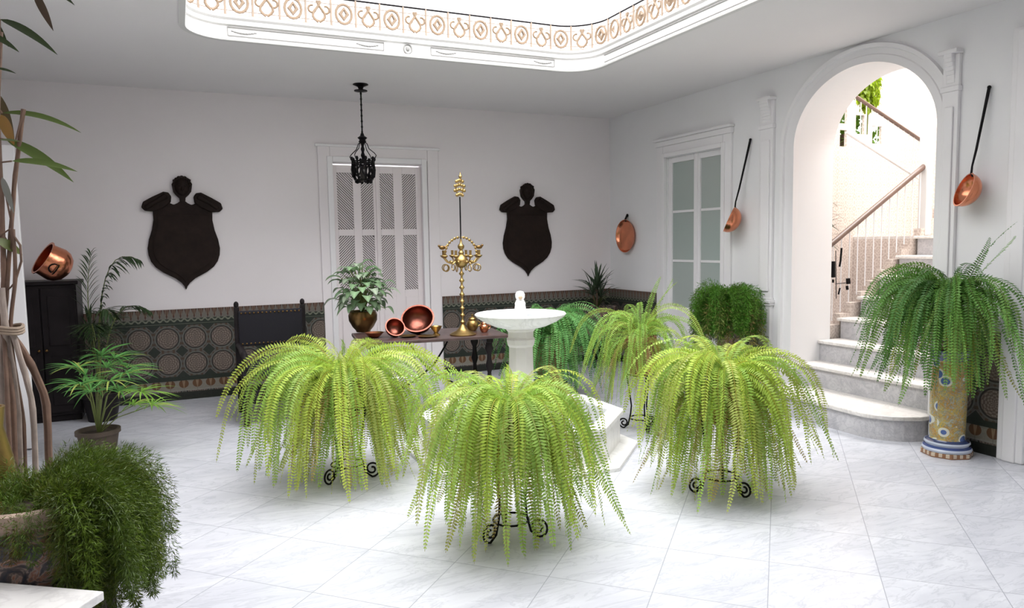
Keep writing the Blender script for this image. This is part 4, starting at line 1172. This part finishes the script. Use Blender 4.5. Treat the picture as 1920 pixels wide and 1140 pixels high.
# copper cauldron lying tilted on it
def bowl_prof(r, d, th=.006, lip=.012):
    o = [(.001, 0)]+[(r*math.sin(a*PI/16)**.8, d*(1-math.cos(a*PI/16))) for a in range(1, 9)]
    i = [((r-th)*math.sin(a*PI/16)**.8, th+(d-th)*(1-math.cos(a*PI/16))) for a in range(8, 0, -1)]+[(.001, th)]
    return o+[(r+lip, d), (r+lip, d+.006), (r-th, d+.006)]+i
def tilted(name, label, cat, loc, ax, prof, mat, seg=36):
    t = thing(name, label, cat, loc)
    q = Vector((0, 0, 1)).rotation_difference(Vector(ax).normalized()).to_matrix().to_4x4()
    g = MB(); g.lathe(prof, seg, q); zmin = min(v[2] for v in g.v)
    g.v = [(x, y, z-zmin) for x, y, z in g.v]
    o = g.build('bowl', mat, t, smooth=True)
    return t, q, -zmin
t, q, dz = tilted('copper_cauldron', 'copper cauldron lying on its side on top of the black cabinet', 'cauldron', (-6.235, -.42, 1.316), (-.74, -.30, .50), [(.001, 0), (.06, .004), (.11, .028), (.148, .075), (.160, .125), (.154, .175), (.150, .215), (.150, .235), (.166, .240), (.166, .247), (.146, .245), (.148, .175), (.152, .125), (.14, .08), (.10, .035), (.001, .010)], M['copper'])
hm = Matrix.Translation((0, 0, dz)) @ q
for a in (0, PI):
    g = MB(); s_ = math.cos(a)
    g.tube([(.045*math.cos(k*PI/6), s_*.155, .15+.045*math.sin(k*PI/6)) for k in range(7)], .007, 6, M=hm)
    g.tube([(.05*math.cos(k*PI/6), s_*.165+s_*.03*math.sin(k*PI/6), .14) for k in range(7)], .006, 6, M=hm)
    g.build('ring_handle', M['iron'], t, smooth=True)

# friar's armchair
t = thing('armchair', 'black leather and wood armchair against the tile dado', 'chair', (-4.505, -1.24, 0))
W2, yf, yr = .31, -.33, .33
def sq(g, x, y, z0, z1, s=.024, M_=None): g.box(x-s, x+s, y-s, y+s, z0, z1, M_)
for s_ in (-1, 1):
    g = MB(); sq(g, s_*W2, yf, 0, .20); g.lathe([(.02, .20), (.032, .22), (.018, .25), (.030, .30), (.022, .38), (.032, .41), (.024, .42)], 12, Matrix.Translation((s_*W2, yf, 0))); sq(g, s_*W2, yf, .42, .50)
    g.lathe([(.022, .50), (.030, .52), (.018, .56), (.026, .60), (.022, .62)], 12, Matrix.Translation((s_*W2, yf, 0))); g.build('leg', M['dwood2'], t, bevel=.004)
    g = MB(); g.box(s_*W2-.024, s_*W2+.024, yr-.024, yr+.024, 0, .66); g.box(s_*W2-.024, s_*W2+.024, yr-.010, yr+.034, .66, 1.02)
    g.ball((s_*W2, yr+.012, 1.045), .024, 10, 6, (1, 1, 1.4)); g.build('leg', M['dwood2'], t, bevel=.004)
    g = MB(); g.tube([(s_*W2, yr, .655), (s_*W2, 0, .665), (s_*W2, yf+.02, .65), (s_*W2, yf-.06, .635), (s_*W2, yf-.085, .61)], [.026, .028, .032, .034, .022], 8); g.build('armrest', M['dwood2'], t, smooth=True)
    g = MB(); g.box(s_*W2-.014, s_*W2+.014, yf, yr, .12, .16); g.build('stretcher', M['dwood2'], t, bevel=.003)
    g = MB(); g.box(s_*W2-.016, s_*W2+.016, yf, yr, .40, .47); g.build('seat_rail', M['dwood2'], t, bevel=.003)
g = MB(); g.box(-W2, W2, yf-.014, yf+.014, .20, .32)
for k in range(-3, 4): g.ball((k*.075, yf-.012, .26), .03, 10, 6, (1, .5, 1.3))
g.build('front_stretcher', M['dwood2'], t, bevel=.004)
g = MB(); g.box(-W2, W2, yr-.012, yr+.012, .14, .19); g.build('rear_stretcher', M['dwood2'], t, bevel=.003)
g = MB(); nx_, ny_ = 10, 8
vs = []; fs = []
for j in range(ny_+1):
    for i in range(nx_+1):
        u, v_ = i/nx_, j/ny_; vs.append((-W2-.015+(2*W2+.03)*u, yf-.03+(yr-yf+.02)*v_, .485+.018*(1-abs(2*u-1)**4)*(1-abs(2*v_-1)**4)-.012*math.sin(PI*u)*math.sin(PI*v_)))
n0 = len(vs); vs += [(x, y, .45) for x, y, z in vs]
for j in range(ny_):
    for i in range(nx_):
        a = j*(nx_+1)+i; fs.append((a, a+1, a+nx_+2, a+nx_+1)); fs.append((n0+a, n0+a+nx_+1, n0+a+nx_+2, n0+a+1))
for i in range(nx_): fs.append((i, n0+i, n0+i+1, i+1)); a = ny_*(nx_+1)+i; fs.append((a, a+1, n0+a+1, n0+a))
for j in range(ny_): a = j*(nx_+1); fs.append((a, a+nx_+1, n0+a+nx_+1, n0+a)); a += nx_; fs.append((a, n0+a, n0+a+nx_+1, a+nx_+1))
g.add(vs, fs); g.build('seat', M['leather'], t, smooth=True)
g = MB(); g.box(-W2+.01, W2-.01, yr-.03, yr-.005, .64, .985); o_ = g.build('backrest', M['leather'], t, bevel=.012, bseg=3)
g = MB()
for i in range(15):
    x = -W2+.04+(2*W2-.08)*i/14
    for z in (.665, .962): g.ball((x, yr-.034, z), .009, 8, 5, (1, .6, 1))
g.build('nail_head', M['brass_d'], o_, smooth=True)['kind'] = 'stuff'

# table
TT = .78
tb = thing('side_table', 'long dark wooden table with baluster legs and curved iron braces', 'table', (-3.25, -2.03, 0), math.radians(-7))
g = MB(); g.box(-.66, .66, -.36, .36, TT-.032, TT); g.build('tabletop', M['twood'], tb, bevel=.008)
legprof = [(.030, 0), (.034, .03), (.022, .05), (.018, .09), (.034, .14), (.022, .19), (.017, .24), (.036, .31), (.022, .38), (.017, .43), (.035, .49), (.022, .55), (.020, .60), (.040, .65), (.030, .69), (.030, .748)]
for sx2 in (-1, 1):
    for sy2 in (-1, 1):
        g = MB(); g.lathe([(.001, 0)]+legprof, 16, Matrix.Translation((sx2*.50, sy2*.26, 0))); g.build('leg', M['dwood2'], tb, smooth=True)
    g = MB(); g.box(sx2*.50-.02, sx2*.50+.02, -.26, .26, .09, .13); g.build('stretcher', M['dwood2'], tb, bevel=.004)
    g = MB(); g.box(sx2*.50-.03, sx2*.50+.03, -.30, .30, TT-.075, TT-.032)
    g.build('cleat', M['dwood2'], tb, bevel=.008)
    g = MB()
    P = [Vector((sx2*.50, 0, .11)), Vector((sx2*.34, 0, .24)), Vector((sx2*.18, 0, .33)), Vector((0, 0, .44)), Vector((-sx2*.10, 0, .56)), Vector((-sx2*.20, 0, TT-.035))]
    g.tube([P[0]]+[P[i].lerp(P[i+1], .5) for i in range(5)]+[P[-1]], .009, 8)
    g.ball((sx2*.26, 0, .285), .022, 10, 6, (1, 1, 1.6)); g.tube([(sx2*.26, 0, .23), (sx2*.26, 0, .34)], .006, 6)
    g.build('iron_brace', M['iron'], tb, smooth=True)
# things standing on the table, by where the sight line meets its top
def ontab(px, py): return on(px, py, 2, TT)
# plant in bronze bowl
pb = ontab(679, 625); pb.y += .12; pb.x += .04
t = thing('potted_dieffenbachia', 'broad-leaved silvery green plant in a bronze bowl on the table', 'plant', pb)
g = MB(); g.lathe([(.001, 0), (.065, 0), (.070, .015), (.10, .05), (.132, .11), (.135, .16), (.122, .195), (.128, .20), (.115, .20), (.11, .185), (.001, .18)], 36); g.build('pot', M['brass_d'], t, smooth=True)
g = MB(); g.lathe([(.001, .19), (.11, .186)], 20); g.build('soil', M['soil'], t)
rng = np.random.default_rng(31); lv = Leaves(); st = MB()
for i in range(96):
    a = i*2.39996; u = (i+.5)/96; e = math.radians(88-98*u**.8); R0 = rng.uniform(.08, .21)
    hub = Vector((0, 0, .26+.10*(1-u)))
    c = hub+Vector((math.cos(a)*math.cos(e), math.sin(a)*math.cos(e), math.sin(e)*1.15))*R0*1.25
    st.tube([(0, 0, .18), hub.lerp(c, .4)+Vector((0, 0, .03)), c], .0035, 5)
    l = rng.uniform(.10, .155); d = Vector((math.cos(a)*.8, math.sin(a)*.8, math.sin(e)*.5-.45)).normalized()
    col = np.array((.22, .34, .19))*rng.uniform(.65, 1.35)
    if rng.random() < .4: col = np.array((.40, .48, .36))*rng.uniform(.8, 1.15)
    cc = lv.add(col*1.5, c, c+d*l, .095, sag=.03, fold=.25, n=8)
    cc[0::3] *= .55; cc[2::3] *= .55
lv.build('foliage', M['leaf'], t); st.build('stem', M['stem'], t)
# copper bowls propped facing the room
def cam_ax(p, up): v = (CAM-p); v.z = 0; v.normalize(); return v*math.cos(up)+Vector((0, 0, math.sin(up)))
p = ontab(738, 631); p.y += .03
t, q, dz = tilted('copper_bowl', 'small copper bowl tipped towards the room, between plant and big bowl', 'bowl', p, cam_ax(p, .55)+Vector((.25, 0, 0)), bowl_prof(.085, .095, .005, .005), M['copper_d'])
p = ontab(793, 626); p.y += .10
t, q, dz = tilted('copper_bowl', 'large copper bowl tipped towards the room, in the middle of the table', 'bowl', p, cam_ax(p, .75)+Vector((-.12, 0, 0)), bowl_prof(.145, .13, .006, .008), M['copper_d'])
def small_lathe(name, label, cat, px, py, prof, mat, part=None, dy=0.):
    p = ontab(px, py); p.y += dy; g = MB(); g.lathe(prof, 28, None); o = g.build(name, mat, None, smooth=True); o.location = p; tag(o, label, cat); return o
small_lathe('copper_dish', 'shallow copper dish on the table in front of the bronze plant bowl', 'dish', 702, 633, [(.001, 0), (.035, 0), (.06, .02), (.082, .045), (.086, .047), (.080, .042), (.05, .018), (.001, .010)], M['copper'])
small_lathe('brass_dish', 'flat brass dish lying between the two tipped copper bowls', 'dish', 764, 632, [(.001, 0), (.05, .002), (.075, .012), (.08, .014), (.072, .009), (.001, .005)], M['brass'])
small_lathe('brass_mortar', 'little brass cup on the table right of the large copper bowl', 'cup', 818, 629, [(.001, 0), (.035, 0), (.033, .012), (.018, .022), (.022, .035), (.045, .065), (.055, .085), (.048, .085), (.02, .045), (.001, .04)], M['brass'])
small_lathe('brass_plate', 'thin brass plate at the front edge of the table below the cup', 'plate', 806, 633, [(.001, 0), (.06, .001), (.09, .012), (.085, .012), (.001, .005)], M['brass'], dy=.05)
def brass_pot(label, px, py, s, mat):
    p = ontab(px, py); t = thing('brass_pot', label, 'pot', p)
    g = MB(); g.lathe([(.001, 0), (.03*s, 0), (.034*s, .006*s), (.05*s, .03*s), (.055*s, .06*s), (.045*s, .085*s), (.032*s, .095*s), (.036*s, .105*s), (.001, .108*s)], 28); g.build('body', mat, t, smooth=True)
    g = MB(); g.lathe([(.036*s, .106*s), (.030*s, .118*s), (.010*s, .126*s), (.008*s, .136*s), (.013*s, .145*s), (.001, .152*s)], 20); g.build('lid', mat, t, smooth=True)
    g = MB(); g.tube([Vector((.050*s+.03*s*math.sin(k*PI/6), 0, .035*s+.05*s*k/6)) for k in range(7)], .006*s, 6); g.build('handle', mat, t, smooth=True)
    return t
brass_pot('lidded brass pot right of the candelabrum foot', 886, 620, 1.05, M['brass'])
brass_pot('smaller squat copper pot beside the brass pot, near the fountain bowl', 908, 623, .80, M['copper'])

# candelabrum
p = ontab(868, 628)
t = thing('candelabrum', 'tall brass multi-branched candelabrum with rod and finial on the table', 'candelabrum', p)
g = MB(); g.lathe([(.001, 0), (.115, 0), (.12, .01), (.10, .022), (.06, .04), (.035, .065), (.022, .09), (.001, .09)], 32); g.build('foot', M['brass'], t, smooth=True)
pr = [(.001, .08), (.018, .09)]; z = .10
while z < .60:
    pr += [(.010, z), (.022, z+.012), (.024, z+.020), (.012, z+.032), (.009, z+.05)]; z += .062
pr += [(.010, .62), (.001, .622)]
g = MB(); g.lathe(pr, 16); g.build('stem', M['brass'], t, smooth=True)
g = MB(); g.lathe([(.001, .60), (.02, .605), (.045, .62), (.062, .655), (.062, .675), (.045, .70), (.022, .72), (.026, .74), (.012, .76), (.028, .78), (.030, .80), (.012, .82), (.008, .86), (.001, .862)], 24); g.build('hub', M['brass'], t, smooth=True)
for k in range(8):
    a = k*PI/4+.15; d = Vector((math.cos(a), math.sin(a), 0)); g = MB(); l = .165
    g.tube([d*.05+Vector((0, 0, .665)), d*.09+Vector((0, 0, .640)), d*.13+Vector((0, 0, .655)), d*l+Vector((0, 0, .695))], .007, 6)
    g.tube([d*(l-.015+.028*math.cos(u*PI/6))+Vector((0, 0, .605+.030*math.sin(u*PI/6))) for u in range(12)], .005, 5, closed=True)
    g.ball(d*.10+Vector((0, 0, .655)), .016, 8, 6)
    T_ = Matrix.Translation(d*l)
    g.lathe([(.001, .69), (.014, .695), (.030, .712), (.028, .716), (.010, .712), (.012, .76), (.001, .76)], 12, T_)
    o_ = g.build('arm', M['brass'], t, smooth=True)
for s_ in (-1, 1):
    g = MB()
    # leafy half hoop and little bird on either side
    g.tube([(s_*(.15*math.sin(u*PI/16)), 0, .72+.155*math.cos(u*PI/16)) for u in range(9)], .004, 5)
    for u in range(1, 9):
        a = u*PI/16; g.ball((s_*.15*math.sin(a), 0, .72+.155*math.cos(a)), .013, 6, 5, (1, .5, 1))
    g.build('leafy_hoop', M['brass'], t, smooth=True)
    g = MB(); g.ball((s_*.175, 0, .785), .022, 8, 6, (1.4, .6, .8)); g.ball((s_*.205, 0, .80), .012, 8, 6); g.tube([(s_*.16, 0, .79), (s_*.13, 0, .80)], .007, 6); g.tube([(s_*.175, 0, .76), (s_*.17, 0, .73)], .005, 5)
    g.build('bird', M['brass_d'], t, smooth=True)
g = MB(); g.tube([(0, 0, .85), (0, 0, 1.23)], .0065, 8); g.build('rod', M['iron'], t, smooth=True)
g = MB()
for zz_, rr_ in ((1.245, .026), (1.285, .044), (1.325, .042), (1.365, .028)):
    for k in range(-2, 3): g.ball((rr_*k/2*1.0, 0, zz_+.006*(2-abs(k))), .015, 8, 6, (1, .6, 1))
g.tube([(.034*math.cos(u*PI/8), 0, 1.30+.05*math.sin(u*PI/8)) for u in range(16)], .006, 5, closed=True)
g.lathe([(.001, 1.37), (.014, 1.375), (.010, 1.395), (.016, 1.41), (.006, 1.43), (.001, 1.45)], 10, Matrix.Translation((.008, 0, 0)))
g.build('finial', M['brass'], t, smooth=True)

# ================================================================== FOUNTAIN
FX, FY = -2.93, -3.33
t = thing('fountain', 'white marble fountain with octagonal pool, square column and round bowl', 'fountain', (FX, FY, 0))
rot = Matrix.Rotation(PI/8, 4, 'Z')
g = MB(); R_ = .77
g.lathe([(R_+.14, 0), (R_+.14, .03), (R_, .032), (R_, .245), (R_+.03, .25), (R_+.03, .29), (R_-.10, .29), (R_-.10, .26), (R_-.07, .24), (R_-.07, .05), (.001, .05)], 8, rot)
g.build('pool', M['fount'], t, bevel=.006)
g = MB(); g.lathe([(.001, .12), (R_-.075, .12)], 8, rot)
wm = N('pool_water'); wm.set(Base_Color=(.75, .80, .82), Roughness=.05); wm.bump(wm.noise(wm.obj(), 18., 2.), .15, .01)
g.build('water', wm.m, t)
g = MB(); g.lathe([(.001, .05), (.20, .05), (.20, .14), (.15, .18), (.125, .22), (.110, .24), (.098, .80), (.110, .82), (.118, .86), (.105, .87), (.105, .92), (.12, .935), (.12, .95), (.001, .95)], 8, Matrix.Rotation(YAW*-1+PI/8, 4, 'Z'))
g.build('column', M['stone'], t, bevel=.004)
g = MB(); g.lathe([(.001, .94), (.14, .945), (.20, .96), (.28, .995), (.34, 1.035), (.352, 1.052), (.345, 1.060), (.32, 1.052), (.26, 1.02), (.15, 1.0), (.001, .995)], 56)
g.build('bowl', M['fount'], t, smooth=True)
g = MB(); g.lathe([(.001, 1.04), (.31, 1.04)], 40); g.build('bowl_water', wm.m, t)
g = MB(); g.lathe([(.001, .99), (.060, .99), (.056, 1.03), (.046, 1.08), (.040, 1.12), (.042, 1.135), (.034, 1.15), (.028, 1.165), (.036, 1.18), (.037, 1.205), (.026, 1.225), (.001, 1.23)], 24)
sp_ = g.build('spout', M['fount'], t, smooth=True)
g = MB(); g.ball((0, 0, 1.19), .034, 14, 8, (1, 1, 1.15)); g.ball((-.012, -.030, 1.18), .016, 8, 6); g.build('spout_head', plain('tan_stone', (.52, .38, .26), .6), sp_, smooth=True)

# ------------------------------------------------------------------ greenery in the stairwell
vc = on(1628, 150, 1, -2.5)
t = thing('hanging_vine', 'bright lime vine hanging at the top of the arch behind the handrail', 'vine', (vc.x, vc.y, vc.z-.65))
lv = Leaves(); rng = np.random.default_rng(41); o5 = t.location.copy()
top = on(1632, 100, 1, -2.5); 
for i in range(1300):
    u = rng.uniform(0, 1)**.8; 
    px = 1627+rng.normal(0, 1)*(13*math.sin(PI*min(1, u*.88+.12))**.7+1); py = 104+u*100
    px = min(px, 1647)
    c = on(px, py, 1, -2.5+rng.uniform(-.12, .12))-o5
    d = Vector((rng.normal(0, .5), rng.normal(0, .5), -1)).normalized(); lv.add(np.array((.30, .44, .02))*rng.uniform(.5, 1.25), c, c+d*.075, .038, sag=.01, n=4)
lv.build('foliage', M['leaf'], t)
g = MB(); g.tube([Vector(top)-o5+Vector((0, 0, .5)), Vector(top)-o5, Vector((0, 0, .05))], .008, 6); g.build('stem', M['stem'], t)
# shrub seen through the little openings
t = thing('courtyard_shrub', 'green shrub seen through the small openings above the stairs', 'shrub', (2.45, -1.62, 0))
lv = Leaves()
for i in range(1500):
    c = Vector((rng.uniform(-.7, 1.0), rng.uniform(-.08, .3), rng.uniform(2.4, 3.6))); d = Vector(rng.normal(0, 1, 3)).normalized()
    lv.add(np.array((.22, .38, .05))*rng.uniform(.6, 1.3), c, c+d*.14, .06, n=4)
lv.build('foliage', M['leaf'], t); g = MB(); g.tube([(0, 0, 0), (0, 0, 2.9)], .04, 8); g.build('trunk', M['cane'], t)
# thin palm at the left of the arch on the stair string
ps = on(1566, 470, 1, -3.0)
t = thing('potted_palm', 'thin dark-leaved palm behind the left edge of the arch', 'plant', (ps.x+.02, -2.85, 0))
lv = Leaves(); st = MB(); o6 = t.location.copy(); st.tube([(0, 0, .3), (0, 0, 1.5), (0, 0, 1.75)], .012, 6)
for i in range(46):
    a = rng.uniform(0, 2*PI); z = rng.uniform(1.5, 1.95); c = Vector((0, 0, z)); d = Vector((math.cos(a), math.sin(a), rng.uniform(-.5, .5))).normalized()
    lv.add(np.array((.05, .08, .05))*rng.uniform(.6, 1.4), c, c+d*rng.uniform(.15, .28), .018, sag=.03, n=5)
lv.build('foliage', M['leafd'], t); st.build('stem', M['cane'], t); pot(t, 0, .35, .12, .17, M['terra'])
# iron bracket lamp on the string wall
q0 = on(1562, 505, 1, -3.17)
t = thing('iron_bracket', 'black wrought-iron bracket ornament fixed beside the foot of the stairs', 'ironwork', (.58, -3.17, 1.0))
o7 = t.location.copy(); g = MB()
def bq(px, py, d=.015): p_ = on(px, py, 1, -3.17-d); return p_-o7
g.tube([bq(1567, 470), bq(1568, 560)], .004, 5); g.tube([bq(1578, 465), bq(1576, 490), bq(1574, 500)], .010, 6); g.tube([bq(1562, 490), bq(1562, 520)], [.020, .022], 8)
g.tube([bq(1562, 524), bq(1562, 530)], .010, 6); g.tube([bq(1590, 522), bq(1591, 532)], .022, 6); g.tube([bq(1588, 536), bq(1589, 543)], .014, 6)
g.tube([bq(1575, 540), bq(1572, 552)], .008, 6); g.tube([bq(1567, 532), bq(1590, 530)], .004, 5)
g.build('ironwork', M['iron'], t)

# ================================================================== LIGHT
w = bpy.data.worlds.new('sky'); SC.world = w; w.use_nodes = True
bg = w.node_tree.nodes['Background']; bg.inputs[0].default_value = (.97, .97, 1., 1); bg.inputs[1].default_value = 7.0
def area(name, loc, sx, sy, power, col, rot=(0, 0, 0), spread=PI):
    l = bpy.data.lights.new(name, 'AREA'); l.shape = 'RECTANGLE'; l.size = sx; l.size_y = sy; l.energy = power; l.color = col; l.spread = spread
    o = bpy.data.objects.new(name, l); COL.objects.link(o); o.location = loc; o.rotation_euler = rot; return o
area('patio_skylight', (-3.41, -4.3, 6.5), 5.5, 6.0, 850, (1., .99, .98))
area('stairwell_skylight', (2.0, -3.4, 5.6), 2.4, 2.4, 420, (1., .96, .91))
SC.view_settings.view_transform = 'Standard'; SC.view_settings.look = 'None'
SC.view_settings.gamma = 1; SC.view_settings.use_curve_mapping = False; SC.view_settings.exposure = -0.70
